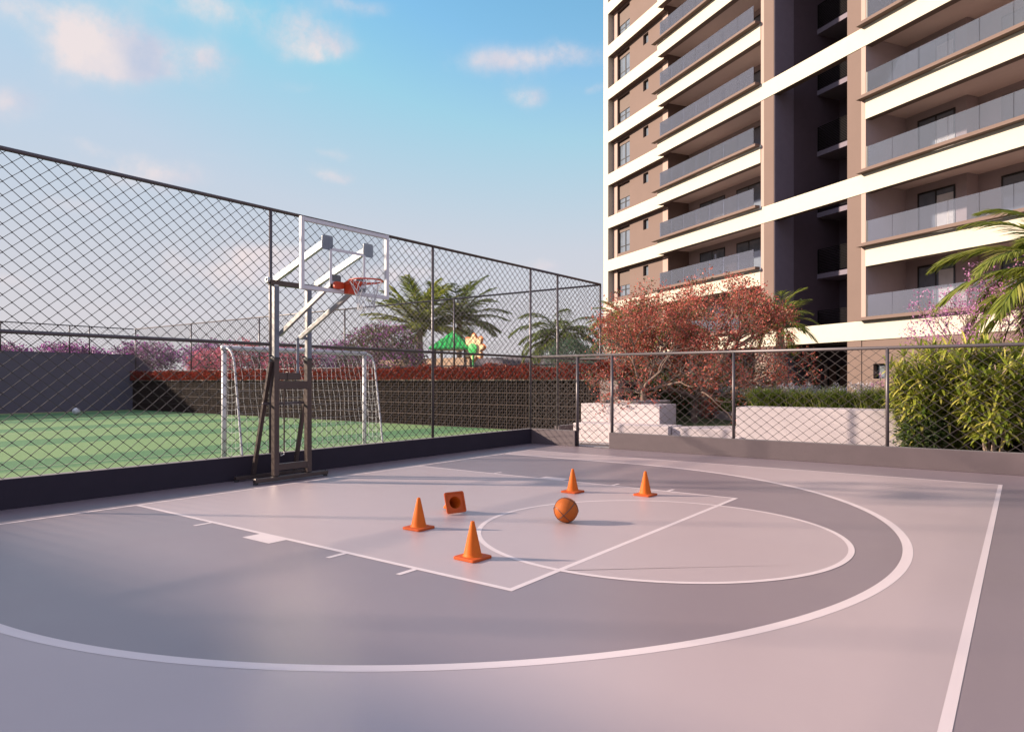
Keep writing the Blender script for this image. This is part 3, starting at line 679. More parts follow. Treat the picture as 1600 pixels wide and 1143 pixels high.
# backboard
bb = part('backboard', M['board'], lambda b: b.box(-7.735-X0,-7.715-X0,5.66-Y0,7.19-Y0,2.77,3.69), bevel=0)
def frame(b):
    for y in (5.665,7.185): b.box(-7.74-X0,-7.69-X0,y-.026-Y0,y+.026-Y0,2.745,3.715)
    for z in (2.775,3.685): b.box(-7.739-X0,-7.691-X0,5.69-Y0,7.16-Y0,z-.026,z+.026)
part('board_frame', M['whitepaint'], frame, bb)
def tgt(b):
    for y in (6.14,6.74): b.box(-7.714-X0,-7.710-X0,y-.02-Y0,y+.02-Y0,2.87,3.35)
    for z in (2.87,3.33): b.box(-7.7135-X0,-7.7095-X0,6.16-Y0,6.72-Y0,z-.0,z+.04)
part('target_square', M['whitepaint'], tgt, bb, bevel=0)
HX, HY, HZ = -7.33, 6.44, 2.91
part('orange_pad', M['orange'], lambda b: rplate(b, 6.25, 2.855, .165, .10, x=-7.70, t=.04), bevel=0)
rm = part('rim', M['orange'], lambda b: b.tube([L_(HX+.228*math.cos(2*PI*i/40),HY+.228*math.sin(2*PI*i/40),HZ) for i in range(41)],.011,8,False), smooth=True, bevel=0)
def brk(b):
    pr = [(-7.70,.0),(-7.70,-.16),(-7.62,-.16),(-7.53,-.05),(-7.50,-.01),(-7.50,.012),(-7.62,.02)]
    n=len(pr); vs=[L_(x,HY-.085,HZ+z) for x,z in pr]+[L_(x,HY+.085,HZ+z) for x,z in pr]
    b.add(vs,[tuple(range(n)),tuple(range(2*n-1,n-1,-1))]+[(i,i+n,(i+1)%n+n,(i+1)%n) for i in range(n)])
    for s in (-1,1): b.tube([L_(-7.66,HY+s*.07,HZ-.03),L_(-7.45,HY+s*.13,HZ-.025),L_(HX-.02,HY+s*.224,HZ-.012)],.008,6)
part('rim_bracket', M['orange'], brk, rm, bevel=.006)
def net(b):
    n, rows = 12, 6
    def P(k, j):
        a = 2*PI*(k+.5*(j%2))/n; t = j/rows; r = .222*(1-t)+.115*t - .03*math.sin(PI*t)
        return L_(HX+r*math.cos(a), HY+r*math.sin(a), HZ-.015-.40*t)
    for k in range(n):
        for j in range(rows):
            b.tube([P(k,j),P(k + (1 if j%2 else 0),j+1)],.0042,4,False); b.tube([P(k,j),P(k - (0 if j%2 else 1),j+1)],.0042,4,False)
part('net', M['netc'], net, rm, bevel=0)

# ------------------------------------------------------------------ cones and ball
def cone_mesh():
    r = empty('traffic_cone','','traffic cone'); 
    b = MB(); hw=.122; pts=[]
    for sx, sy in ((1,1),(-1,1),(-1,-1),(1,-1)):
        a0 = math.atan2(sy,sx)-PI/4
        for k in range(4): a=a0+PI/2*k/3; pts.append((sx*(hw-.022)+.022*math.cos(a), sy*(hw-.022)+.022*math.sin(a)))
    n=len(pts); m_=24; rings=[]
    # base slab, hollow underneath: outer wall, top, inner rim down into the hollow cone
    vs=[(p[0],p[1],0) for p in pts]+[(p[0],p[1],.016) for p in pts]+[(p[0]*.96,p[1]*.96,.021) for p in pts]
    fs=[(i,(i+1)%n,(i+1)%n+n,i+n) for i in range(n)]+[(i+n,(i+1)%n+n,(i+1)%n+2*n,i+2*n) for i in range(n)]
    k0=len(vs); vs+=[(.085*math.cos(2*PI*i/n+PI/n),.085*math.sin(2*PI*i/n+PI/n),.023) for i in range(n)]
    fs+=[(i+2*n,(i+1)%n+2*n,k0+(i+1)%n,k0+i) for i in range(n)]
    k1=len(vs); vs+=[(p[0]*.86,p[1]*.86,0) for p in pts]; fs+=[((i+1)%n,i,k1+i,k1+(i+1)%n) for i in range(n)]
    k2=len(vs); vs+=[(p[0]*.84,p[1]*.84,.011) for p in pts]; fs+=[(k1+(i+1)%n,k1+i,k2+i,k2+(i+1)%n) for i in range(n)]
    k3=len(vs); vs+=[(.070*math.cos(2*PI*i/n+PI/n),.070*math.sin(2*PI*i/n+PI/n),.012) for i in range(n)]
    fs+=[(k2+(i+1)%n,k2+i,k3+i,k3+(i+1)%n) for i in range(n)]
    b.add(vs,fs); b.build('base', M['conebase'], r)
    b = MB(); b.lathe([(.088,.022),(.080,.030),(.075,.045),(.045,.185),(.0185,.305),(.016,.315),(.010,.318),(.009,.312),(.014,.30),(.040,.18),(.069,.04),(.070,.011)],28); b.lathe([(.0,.300),(.0139,.2995)],28); b.build('cone_body', M['cone'], r, True)
    return r
c0 = cone_mesh()
specs = [(-3.79,4.52,.10,'orange cone nearest the camera, standing inside the key by the circle','x'),
         (-5.0,5.10,.15,'orange cone standing left of the fallen cone','x'),
         (-4.95,8.03,.12,'orange cone standing just behind the basketball','x'),
         (-4.04,8.39,.1,'orange cone standing farthest right, near the lane corner','x')]
for i, (x,y,rz,lb,_) in enumerate(specs):
    c = c0 if i == 0 else copy_tree(c0); c.location=(x,y,0.0035); c.rotation_euler=(0,0,R(-8)+rz); tag(c, lb, 'traffic cone', 'orange cones on the court')
# fallen cone: base plate stands up facing the camera, tip on the ground behind it
c = copy_tree(c0); tag(c,'orange cone lying on its side showing its hollow base','traffic cone','orange cones on the court')
tilt = math.asin((.122-.012)/.318)
ax = V((-.93,.40,0)).normalized(); ax = V((ax.x*math.cos(R(20.)), ax.y*math.cos(R(20.)), -math.sin(R(20.))))
side = V((0,0,1)).cross(ax).normalized(); upv = ax.cross(side).normalized()
roll = Matrix.Rotation(R(-1),3,ax); side = roll @ side; upv = roll @ upv
Mx = Matrix((( side.x, upv.x, ax.x),(side.y, upv.y, ax.y),(side.z, upv.z, ax.z)))
c.rotation_mode = 'QUATERNION'; c.rotation_quaternion = Mx.to_quaternion(); c.location = (-5.22,5.92,.134)

bl = empty('basketball','orange basketball with dark seams resting on the court behind the free throw line','basketball',(-3.95,6.27,  .132+.002))
r_=.132
b = MB(); b.lathe([(r_*math.sin(PI*i/24), -r_*math.cos(PI*i/24)) for i in range(25)], 40); b.build('leather', M['ball'], bl, True)
b = MB(); rr = r_+.0006
Q = Matrix.Rotation(R(-38),3,'Y') @ Matrix.Rotation(R(25),3,'X') @ Matrix.Rotation(R(50),3,'Z')
def ring(fn):
    b.tube([Q @ V(fn(2*PI*i/72)).normalized()*rr for i in range(73)], .0033, 6, False)
ring(lambda t:(math.cos(t),math.sin(t),0)); ring(lambda t:(math.cos(t),0,math.sin(t)))
for s in (-1,1): ring(lambda t:(s*(.62+.16*math.cos(2*t)), .80*math.cos(t), .80*math.sin(t)))
b.build('seams', M['blackp'], bl)

# ------------------------------------------------------------------ white seats and planters behind the court
b = MB(); b.box(-9.2,-6.62,14.95,15.75,0,.46); b.box(-9.45,-7.2,15.752,16.75,0,.93)
simple('stepped_seat','white rendered stepped seat behind the gate','seat',b,M['whitestone'],'white rendered seating walls',.012)
b = MB(); b.prism([(-6.7,15.45),(-5.72,16.5),(-5.1,16.2),(-5.1,15.1),(-6.6,15.1)], 0, .44); 
simple('white_low_wall','low white wall in front of the small lawn','low wall',b,M['whitestone'],None,.01)
b = MB(); b.box(-5.06,-1.80,15.0,15.9,0,.95); b.box(-5.16,-4.9,14.75,14.998,0,.30)
simple('white_planter_wall','long white rendered planter wall below the grasses','planter',b,M['whitestone'],None,.012)
b = MB(); b.box(-1.76,12,16.2,16.45,0,.78); simple('white_back_wall','white wall seen through the stems of the big bush','low wall',b,M['whitestone'])
b = MB()
pa = [(-11.6,25.2),(-10.17,23.74),(-8.5,21.95),(-6.81,20.19),(-5.2,18.6),(-3.5,17.4)]
for (xa,ya),(xb,yb) in zip(pa,pa[1:]): b.beam((xa,ya,.46),(xb,yb,.46),.16,.24)
simple('white_kerb','curved white kerb behind the small lawn','kerb',b,M['whitestone'])
b = MB(); b.lathe([(.0,.55),(.62,.55),(.66,.90),(.72,.97),(.72,.99),(.62,.99),(.6,.93),(0,.93)],28,(-8.5,17.55,0)); b.lathe([(.62,.0),(.62,.55)],28,(-8.5,17.55,0))
simple('round_planter','round white planter holding the left red tree','planter',b,M['whitestone'])
b = MB(); b.box(-5.0,12,15.905,16.19,.1,.88); struct(b.build('planting_soil', M['soil']))
b = MB(); b.box(-1.78,12,13.9,16.195,-.1,.27); struct(b.build('bush_bed', M['soil']))
#PART2
# ------------------------------------------------------------------ apartment building (local: x along the facade, y into it)
bd = empty('apartment_building','tall taupe and cream apartment tower with long glass balconies','apartment building',(-5.226,31.287,0),math.atan2(-.5177,.8555))
NF = 10; SH = 3.02; Z0 = 3.2; BH = .79
ZB = [Z0+SH*n for n in range(NF)]; TOP = ZB[-1]+BH
def bp(name, m, *boxes, parent=bd, bevel=0):
    b = MB()
    for x in boxes: b.box(*x)
    return b.build(name, m, parent, bevel=bevel)
UL, UR = -22.29, 10.5
# solid walls
bp('wall', M['brown'], (UL+.02,-15.032,1.10,12,ZB[0],TOP)); bp('wall', M['brown'], (-15.03,-15.01,.872,2.40,ZB[0],TOP))
for n in range(NF-1):
    z = ZB[n]+BH; za = ZB[n]; zb = ZB[n]+SH
    bp('wall_panel', M['brown'], (UL+.02,-21.05,.87,1.098,za,zb),(-21.05,-19.47,.87,1.098,za,z+.36),(-21.05,-19.47,.87,1.098,z+2.10,zb),(-19.47,-17.82,.87,1.098,za,zb),(-17.82,-17.22,.87,1.098,za,z+1.37),(-17.82,-17.22,.87,1.098,z+2.03,zb),(-17.22,-15.032,.87,1.098,za,zb))
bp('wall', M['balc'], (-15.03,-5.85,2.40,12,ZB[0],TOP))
bp('pier', M['brown'], (-5.84,-5.18,.03,4.2,0,TOP)); bp('pier', M['brown'], (-.92,-.22,.03,3.2,0,TOP))
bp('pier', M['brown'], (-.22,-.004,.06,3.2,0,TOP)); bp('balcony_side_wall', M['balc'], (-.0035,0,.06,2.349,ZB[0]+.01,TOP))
bp('pale_strip', M['pale'], (-.22,0,.025,.059,ZB[0],TOP)); bp('pale_strip', M['pale'], (-6.05,-5.842,.03,.6,0,TOP))
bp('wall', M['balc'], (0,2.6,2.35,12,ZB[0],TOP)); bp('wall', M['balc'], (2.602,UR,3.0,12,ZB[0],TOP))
bp('ground_floor_wall', M['brown'], (0,.34,.05,3.0,0,ZB[0]+.01),(1.07,UR,.05,3.0,0,ZB[0]+.01),(.34,1.07,.05,3.0,0,1.6),(.34,1.07,.05,3.0,2.22,ZB[0]+.01),(.34,1.07,.45,3.0,1.6,2.22))
gw = bp('window', M['winframe'], (.345,.385,.25,.30,1.605,2.215),(1.03,1.065,.25,.30,1.605,2.215),(.386,1.029,.25,.30,1.605,1.64),(.386,1.029,.25,.30,2.18,2.215),(.69,.72,.255,.295,1.641,2.179))
bp('pane', M['winglass'], (.386,1.029,.27,.28,1.641,2.179), parent=gw)
bp('sill', M['pale'], (.33,1.08,.02,.2,1.575,1.598), parent=gw)
# recess between the piers, dark render
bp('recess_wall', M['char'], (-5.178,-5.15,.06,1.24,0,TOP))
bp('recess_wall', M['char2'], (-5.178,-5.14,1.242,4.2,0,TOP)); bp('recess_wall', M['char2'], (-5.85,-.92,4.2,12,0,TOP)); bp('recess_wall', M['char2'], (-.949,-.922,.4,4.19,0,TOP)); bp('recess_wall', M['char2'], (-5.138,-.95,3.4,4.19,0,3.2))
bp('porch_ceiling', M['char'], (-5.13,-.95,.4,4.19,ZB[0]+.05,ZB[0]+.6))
# ground floor pilotis on the left
bp('pilotis_wall', M['char'], (UL,-5.85,5.0,12,0,ZB[0]+.3))
for (a, b_) in ((-15.83,-15.34),(-11.87,-11.57),(-6.56,-6.08),(-20.2,-19.8)): bp('column', M['brown'], (a,b_,.1,.55,0,ZB[0]-.002))
bp('ground_soffit', M['brown'], (UL,-6.06,.48,5.0,ZB[0]+.1,ZB[0]+.4))
# porch doors
for (a, b_) in ((-4.95,-4.5),(-4.3,-3.4)):
    d = bp('door', M['doorwood'], (a,b_,3.32,3.37,0,2.28)); bp('frame', M['winframe'], (a-.06,a-.003,3.30,3.39,0,2.35),(b_+.003,b_+.06,3.30,3.39,0,2.35),(a,b_,3.30,3.39,2.282,2.35), parent=d)
bp('door_pillar', M['pale'], (-5.13,-5.05,3.2,3.3,0,2.4))
# bands, soffits, ledges
for n, z in enumerate(ZB):
    bp('band', M['cream'], (UL,-14.93,.45,.47,z,z+BH))
    bp('band_core', M['brown'], (UL+.01,-15.031,.471,.868,z+.004,z+BH-.004))
    for ua, ub in (((-14.92,UR),) if n % 2 == 0 else ((-14.92,-6.052),(.002,UR))):
        bp('band', M['cream'], (ua,ub,.0,.02,z,z+BH)); bp('band_core', M['brown'], (ua+.006,ub-.004,.0205,.36,z+.004,z+BH-.004))
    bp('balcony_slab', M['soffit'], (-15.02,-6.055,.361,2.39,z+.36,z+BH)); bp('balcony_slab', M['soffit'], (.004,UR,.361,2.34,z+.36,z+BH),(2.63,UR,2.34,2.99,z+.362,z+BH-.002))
    bp('balcony_ledge', M['brown'], (-15.16,-6.09,-.30,-.002,z+BH+.005,z+BH+.13)); bp('balcony_ledge', M['brown'], (-.20,UR,-.30,-.002,z+BH+.005,z+BH+.13))
bp('corner_column', M['cream'], (UL,-21.65,.452,.868,0,TOP+.5))
bp('side_wall', M['cream'], (UL-.012,UL+.019,.47,12,0,TOP+.4))
bp('roof', M['pale'], (UL,UR,.2,12.1,TOP+.05,TOP+.7))
bp('back_wall', M['brown'], (UL,UR,12.0,12.2,0,TOP))
# storey by storey details
for n in range(NF-1):
    z = ZB[n]+BH
    bp('pale_strip', M['pale'], (-21.649,-21.05,.845,.8695,z,z+2.23)); bp('pale_strip', M['pale'], (-15.58,-15.028,.845,.8695,z,z+2.23))
    # sliding window with roller blind
    wn = bp('window', M['winframe'], (-21.045,-19.475,1.03,1.075,z+.365,z+.42),(-21.045,-19.475,1.03,1.075,z+2.04,z+2.095),(-21.045,-20.98,1.03,1.075,z+.42,z+2.04),(-19.54,-19.475,1.03,1.075,z+.42,z+2.04),(-20.30,-20.20,1.02,1.075,z+.42,z+2.04),(-20.98,-19.54,1.035,1.07,z+.80,z+.86))
    bp('pane', M['winglass'], (-20.98,-19.54,1.05,1.06,z+.42,z+2.04), parent=wn)
    dz = (.22, .92)[n % 2]
    bp('blind', M['blind'], (-20.98,-19.54,1.005,1.028,z+2.04-dz,z+2.04), parent=wn)
    sw = bp('small_window', M['winframe'], (-17.815,-17.225,1.04,1.08,z+1.375,z+1.42),(-17.815,-17.225,1.04,1.08,z+1.98,z+2.025),(-17.815,-17.76,1.04,1.08,z+1.42,z+1.98),(-17.28,-17.225,1.04,1.08,z+1.42,z+1.98)); bp('pane', M['winglass'], (-17.76,-17.28,1.055,1.065,z+1.42,z+1.98), parent=sw)
    # glass railings
    zr0, zr1 = z+.132, z+1.02
    def panes(u0, u1, lead):
        b = MB(); k = round((u1-u0)/1.11); 
        for i in range(k): a = u0+(u1-u0)*i/k; c = u0+(u1-u0)*(i+1)/k; b.box(a+.008, c-.008, -.158, -.145, zr0+.02, zr1)
        if lead: b.box(u0-.002, u0+.010, -.144, .84, zr0+.02, zr1)
        return b.build('glass_railing', M['rail'], bd)
    gl_ = panes(-14.43,-6.35,True)
    b = MB(); b.box(-14.43,-6.35,-.162,-.141,zr0,zr0+.019); b.build('base_channel', M['steel'], gl_)
    gr_ = panes(.24,UR-.1,False)
    b = MB(); b.box(.24,UR-.1,-.162,-.141,zr0,zr0+.019); b.box(.20,.238,-.168,-.135,zr0,zr1+.01); b.build('base_channel', M['winframe'], gr_)
    # balcony doors
    rng = random.Random(n*7+3)
    for (a, c, y) in ((-13.9,-11.6,2.40),(-10.6,-6.6,2.40),(.55,2.15,2.35),(3.5,7.6,3.0)):
        b = MB(); b.box(a,c,y-.03,y-.001,z+2.2,z+2.28); b.box(a,a+.06,y-.03,y-.001,z,z+2.2); b.box(c-.06,c,y-.03,y-.001,z,z+2.2)
        k = 2 if c-a < 3 else 4
        for i in range(1,k): x = a+(c-a)*i/k; b.box(x-.03,x+.03,y-.03,y-.001,z,z+2.2)
        d = b.build('balcony_door', M['winframe'], bd)
        bp('pane', M['winglass'], (a+.06,c-.06,y-.012,y-.002,z+.01,z+2.2), parent=d)
        t = rng.choice((0,1)) if c < 0 else 1
        if t: x = a+(c-a)*rng.choice((.5,.55)); bp('curtain', M['curtain'], (x+.04,c-.07,y-.02,y-.0125,z+.02,z+2.0), parent=d)
    # service balcony deep in the recess
    zs = 3.77 + SH*n
    bp('service_balcony', M['char'], (-5.135,-.951,2.72,4.19,zs-.23,zs))
    b = MB()
    for i in range(14): zz = zs+.10+i*.077; b.box(-5.08,-.96,2.76,2.785,zz,zz+.042)
    b.box(-5.13,-5.085,2.75,2.795,zs,zs+1.18); b.box(-5.13,-.96,2.75,2.795,zs+1.185,zs+1.22)
    b.build('louvred_railing', M['black_metal'], bd)
    bp('service_door', M['black_metal'], (-4.1,-2.2,4.15,4.19,zs,zs+2.2))

# ------------------------------------------------------------------ playground and far things
pg = empty('playhouse','playground playhouse with ribbed green hip roof on brown posts','playhouse',(-22.66,25.52,1.5),R(30))
b = MB(); a_=1.0; H_=.86
b.add([(-a_,-a_,1.62),(a_,-a_,1.62),(a_,a_,1.62),(-a_,a_,1.62),(0,0,1.62+H_),(-a_,-a_,1.55),(a_,-a_,1.55),(a_,a_,1.55),(-a_,a_,1.55)],
      [(0,1,4),(1,2,4),(2,3,4),(3,0,4),(0,5,6,1),(1,6,7,2),(2,7,8,3),(3,8,5,0),(5,8,7,6)])
for q in range(4):
    Rm = Matrix.Rotation(q*PI/2,3,'Z')
    for i in range(-4,5):
        x = i*.22; t = 1-abs(x)/a_
        b.beam(Rm @ V((x,-a_,1.63)), Rm @ V((x,-a_*(1-t),1.63+H_*t)), .05, .035)
b.build('roof', M['greenroof'], pg)
for x in (-.75,.75):
    for y in (-.75,.75):
        b = MB(); b.tube([(x,y,0),(x,y,1.6)], .075, 8); b.build('post', M['doorwood'], pg)
b = MB(); b.box(-.8,.8,-.8,.8,.55,.65); b.build('deck', M['doorwood'], pg)
fl = empty('playground_flower','big plastic flower with yellow orange petals and green centre beside the playhouse','playground flower',(-21.1,25.2,1.5),R(2))
yel = mat('cream_orange_petal', (.75,.52,.28), .4, var=.1); orp = mat('orange_petal', (.75,.20,.04), .4)
b = MB(); b.tube([(0,0,0),(0,0,1.5)], .05, 8); b.build('stalk', M['greenroof'], fl)
def petal(b, ang, r0, r1, w, yy, t):
    pts=[]; d = V((math.cos(ang),0,math.sin(ang))); s_ = V((-d.z,0,d.x)); n=10
    for i in range(n+1): u=i/n; pts.append((r0+(r1-r0)*u, w*math.sin(PI*min(1,u*.92+.04))**.7))
    ring_=[d*a+s_*c for a,c in pts]+[d*a-s_*c for a,c in pts[::-1]]; m_=len(ring_)
    vs=[(p.x,yy,p.z+1.62) for p in ring_]+[(p.x,yy+t,p.z+1.62) for p in ring_]
    b.add(vs,[tuple(range(m_)),tuple(range(2*m_-1,m_-1,-1))]+[(i,i+m_,(i+1)%m_+m_,(i+1)%m_) for i in range(m_)])
b = MB(); b2 = MB()
for i in range(8):
    an = PI/2+2*PI*i/8; petal(b, an, .12, .62, .16, 0, .06); petal(b2, an, .10, .70, .20, .065, .05)
b.build('petals', yel, fl); b2.build('petal_rims', orp, fl)
b = MB(); b.lathe([(0,-.06),(.15,-.06),(.24,-.02),(.26,.04),(0,.06)],16,(0,-.03,1.56),Matrix.Rotation(PI/2,3,'X')); b.build('centre', M['greenroof'], fl)
b = MB(); b.box(-32.5,-24.8,29.6,29.9,1.4,2.85); simple('beige_wall','sunlit beige wall behind the playhouse','wall',b,M['beige'])
b = MB(); b.box(-23.0,-12.5,27.6,27.8,1.4,2.72); simple('mauve_wall','shaded mauve wall to the right of the playhouse','wall',b,M['fieldwall'])

# palms beyond the hedge
palm('coconut_palm','coconut palm with broad yellow green fronds left of the playhouse',(-26.8,27.4,1.4),4.55,30,3.3,'palms beyond the red hedge',M['palmlite'],els=(.05,1.45),r=.19,droop=.6,n=46,ll=.30,az0=.4,lw=.05,hang=.18)
palm('coconut_palm','dark green coconut palm rising behind the playhouse and its flower',(-26.6,30.5,1.4),5.2,26,3.2,'palms beyond the red hedge',M['palm'],els=(.0,1.45),r=.15,droop=.75,n=46,ll=.27,az0=1.1,lw=.045,hang=.2)
palm('date_palm','arching grey green palm right of the playground flower',(-15.9,24.6,1.4),3.3,26,2.3,'palms beyond the red hedge',M['palm'],els=(.0,1.4),r=.16,droop=1.5,n=44,ll=.27,az0=2.,lw=.045)
palm('date_palm','low palm mostly hidden behind the left red tree',(-12.6,24.5,1.0),3.6,26,1.9,'palms beyond the red hedge',M['palmlite'],els=(.0,1.4),r=.2,droop=1.0,n=40,ll=.32,az0=.7,lw=.05,hang=.15)
# palm at the right edge
palm('date_palm','feather palm with long drooping fronds at the right edge',(.75,17.9,.3),3.85,32,2.7,'palms in the garden',M['palmlite'],els=(-.5,1.35),r=.15,droop=1.05,n=92,ll=.26,az0=2.62,lw=.028,hang=.2,tip=.6)
# palms behind the red trees
palm('fan_palm','tall ringed palm standing between the red tree and the tower columns',(-6.6,24.0,.3),3.6,26,1.35,'palms in the garden',M['palmlite'],els=(-.3,1.5),r=.15,droop=.9,n=26,ll=.40,az0=.3,lw=.04,tip=.75,hang=.15)
palm('fan_palm','ringed palm behind the middle red tree',(-9.7,22.7,.3),3.5,24,1.3,'palms in the garden',M['palmlite'],els=(-.3,1.5),r=.13,droop=.9,n=26,ll=.40,az0=1.3,lw=.04,tip=.75,hang=.15)

# flowering shrubs beyond the hedge
shrub('bougainvillea','large domed shrub dotted with purple blossom left of the palms',(-24.2,22.0,2.0),(2.75,1.8,2.15),M['olive'],19000,.11,'flowering shrubs beyond the hedge',M['purple'],3600,.085,shell=.6,lump=.12)
for i,(x,y,rx,rz,lb) in enumerate([(-34.2,19.6,1.7,.85,'coral pink flowering shrub farthest left above the red hedge'),(-31.0,19.4,1.8,1.0,'coral pink flowering shrub behind the left goal post'),(-27.3,19.5,1.5,.75,'low coral flowering shrub behind the middle of the goal')]):
    shrub('pink_shrub',lb,(x,y,1.4+rz),(rx,1.0,rz),M['olive'],3000,.11,'coral shrubs beyond the hedge',M['coral'],2600,.12,shell=.55,lump=.35)
for i,(x,y,rx,rz,lb) in enumerate([(-44,13,2.2,1.0,'dusky purple tree top leftmost above the grey wall'),(-44,16.5,2.4,1.15,'dusky purple tree top right of the wall fence posts'),(-43.5,20.5,2.3,1.3,'dusky purple tree above the sloping wall end'),(-43,24.5,2.2,1.45,'dusky purple tree left of the coral shrubs'),(-41,28.5,2.2,1.4,'dusky purple tree behind the leftmost coral shrub'),(-38,31,2.3,1.5,'dusky purple tree behind the goal crossbar'),(-34,32,2.2,1.3,'dusky purple tree behind the hoop stand')]):
    shrub('purple_tree',lb,(x,y,2.2+rz*.62),(rx,1.8,rz*.68),M['farpurple'],4200,.16,'dusky purple trees beyond the turf',M['purple'],900,.14,cat='tree',shell=.4,lump=.5)
# blue green shrubs beyond the fence corner
shrub('teal_shrub','blue green rounded shrub beyond the fence corner',(-13.6,21.8,2.2),(1.1,.9,.95),M['teal'],7000,.07,'shrubs beyond the breeze block wall',shell=.5)
shrub('teal_shrub','blue green shrub partly behind the left red tree',(-11.6,21.4,2.2),(1.1,.8,.85),M['teal'],6000,.07,'shrubs beyond the breeze block wall',shell=.5)
shrub('green_shrub','dark green shrub behind the stepped seat',(-10.4,21.2,1.35),(1.0,.9,1.0),M['green'],7000,.09,'green shrubs behind the white seats',shell=.5)
shrub('green_shrub','dark green shrub filling the gap behind the round white planter',(-8.5,19.3,1.05),(.9,.6,.75),M['green'],5000,.08,'green shrubs behind the white seats',shell=.45)
shrub('green_shrub','dark green shrub below the middle red tree',(-8.2,24.2,1.3),(1.6,.9,.9),M['green'],5000,.09,'green shrubs behind the white seats',shell=.5)

# red trees
open_tree('red_tree','left red leaved tree growing in the round white planter',(-8.5,17.55,.9),2.95,1.75,.075,M['redleaf'],'red leaved trees behind the court',dens=12,lsize=.066,seed=5,depth=6,first=.16,sub=(M['green'],.25,'green_leaves'))
open_tree('red_tree','middle red leaved tree forking low behind the stepped seat',(-7.45,18.6,.35),3.9,2.0,.085,M['redleaf'],'red leaved trees behind the court',dens=13,lsize=.068,seed=9,depth=6,first=.2,sub=(M['green'],.25,'green_leaves'))
open_tree('red_tree','right red leaved tree standing on the small lawn',(-8.04,21.01,.35),4.3,3.15,.15,M['redleaf'],'red leaved trees behind the court',dens=17,lsize=.074,seed=14,depth=6,first=.24,sub=(M['green'],.3,'green_leaves'))
# pink flowering tree behind the big bush
open_tree('pink_tree','thin branched tree with bright pink blossom behind the big bush',(-.35,17.6,.3),3.6,1.7,.06,M['pink'],'pink flowering tree',dens=13,lsize=.055,seed=21,depth=5,first=.30,part='blossoms',cat='tree')

# yellow edged bushes at the right
def big_bush(name, label, x, y, z, seed, H=2.0, W=.62, ns=9, grp='yellow edged bushes behind the right fence'):
    random.seed(seed); root = empty(name, label, 'bush', (x,y,z), 0, grp); tb = MB(); C=[];D=[];L=[];Wd=[]
    for i in range(ns):
        a = 2*PI*i/ns+random.uniform(-.4,.4); rr = W*random.uniform(.25,1)**.6
        bx, by = .25*rr*math.cos(a), .25*rr*math.sin(a); tx, ty = rr*math.cos(a), rr*math.sin(a); h = H*1.06*random.uniform(.78,1.0)
        pts = [V((bx+(tx-bx)*t**1.3, by+(ty-by)*t**1.3, h*t)) + V((random.uniform(-.02,.02),random.uniform(-.02,.02),0)) for t in [k/6 for k in range(7)]]
        tb.tube(pts, [.020*(1-.1*k) for k in range(7)], 6)
        for t in np.arange(.27 if 'bare' in label or 'pink' in label else .16, 1.01, .09):
            nk = (2 if t > .3 else random.choice((1,2))) if t < .95 else 1
            for _ in range(nk):
                p = pts[0].lerp(pts[-1], t) if False else pts[min(6,int(t*6))].copy()
                an = a + random.uniform(-1.5,1.5); out = V((math.cos(an), math.sin(an), random.uniform(.35,1.1))).normalized()
                ro = random.uniform(.10,.34) if t < .95 else 0
                tip = p + out*ro; 
                if ro: tb.tube([p, tip], [.010,.007], 5, False)
                else: out = V((0,0,1))
                e1 = out.orthogonal().normalized(); e2 = out.cross(e1)
                for q in range(13):
                    th = q*2.4+an; ph = .45+1.1*q/13
                    d = out*math.cos(ph) + (e1*math.cos(th)+e2*math.sin(th))*math.sin(ph)
                    C.append(tip[:]); D.append(d[:]); L.append(random.uniform(.24,.34)); Wd.append(random.uniform(.036,.050))
    tb.build('stems', M['palmbark'], root)
    C=np.array(C);D=unit(np.array(D));L=np.array(L);Wd=np.array(Wd)[:,None]
    A = unit(np.cross(D, np.array([[0,0,1.]])+.1*RNG.normal(size=D.shape))); l=L[:,None]
    m1 = C+D*l*.45; D2 = unit(D+np.array([0,0,-.16])); m2 = m1+D2*l*.32; D3 = unit(D+np.array([0,0,-.5])); en = m2+D3*l*.26
    vs = np.stack([C-A*Wd*.2,C+A*Wd*.2,m1+A*Wd*.5,m1-A*Wd*.5,m2+A*Wd*.38,m2-A*Wd*.38,en],1).reshape(-1,3); k=np.arange(len(C))[:,None]*7
    b = MB(); b.v = list(map(tuple,vs.tolist())); b.n=len(vs)
    b.f = [tuple(r) for r in (k+np.array([[0,1,2,3]])).tolist()]+[tuple(r) for r in (k+np.array([[3,2,4,5]])).tolist()]+[tuple(r) for r in (k+np.array([[5,4,6]])).tolist()]
    b.build('foliage', M['bush'], root); return root
for i,(x,y,h,w,ns,lb) in enumerate([(-1.55,14.72,1.72,.5,11,'leftmost yellow edged bush, against the fence post'),(-.95,15.05,2.0,.55,11,'tall yellow edged bush second from the left'),
    (-.45,14.55,1.8,.55,11,'yellow edged bush in front, with bare stems showing at its foot'),(.15,15.0,1.95,.6,11,'yellow edged bush below the pink tree'),
    (.75,14.7,2.1,.6,10,'yellow edged bush cut by the right edge of the photo'),(-.5,15.5,2.0,.6,10,'yellow edged bush at the back of the group'),(1.3,15.3,2.0,.6,9,'yellow edged bush beyond the right edge'),
    (.35,15.55,2.0,.6,9,'yellow edged bush standing behind the front ones')]):
    big_bush('yellow_edged_bush', lb, x, y, .25, 31+i, h, w, ns)
shrub('green_shrub','low dark green shrub at the foot of the fence beside the yellow edged bushes',(-1.5,14.45,.62),(.35,.3,.38),M['green'],1800,.08,'green shrubs behind the white seats',shell=.4)

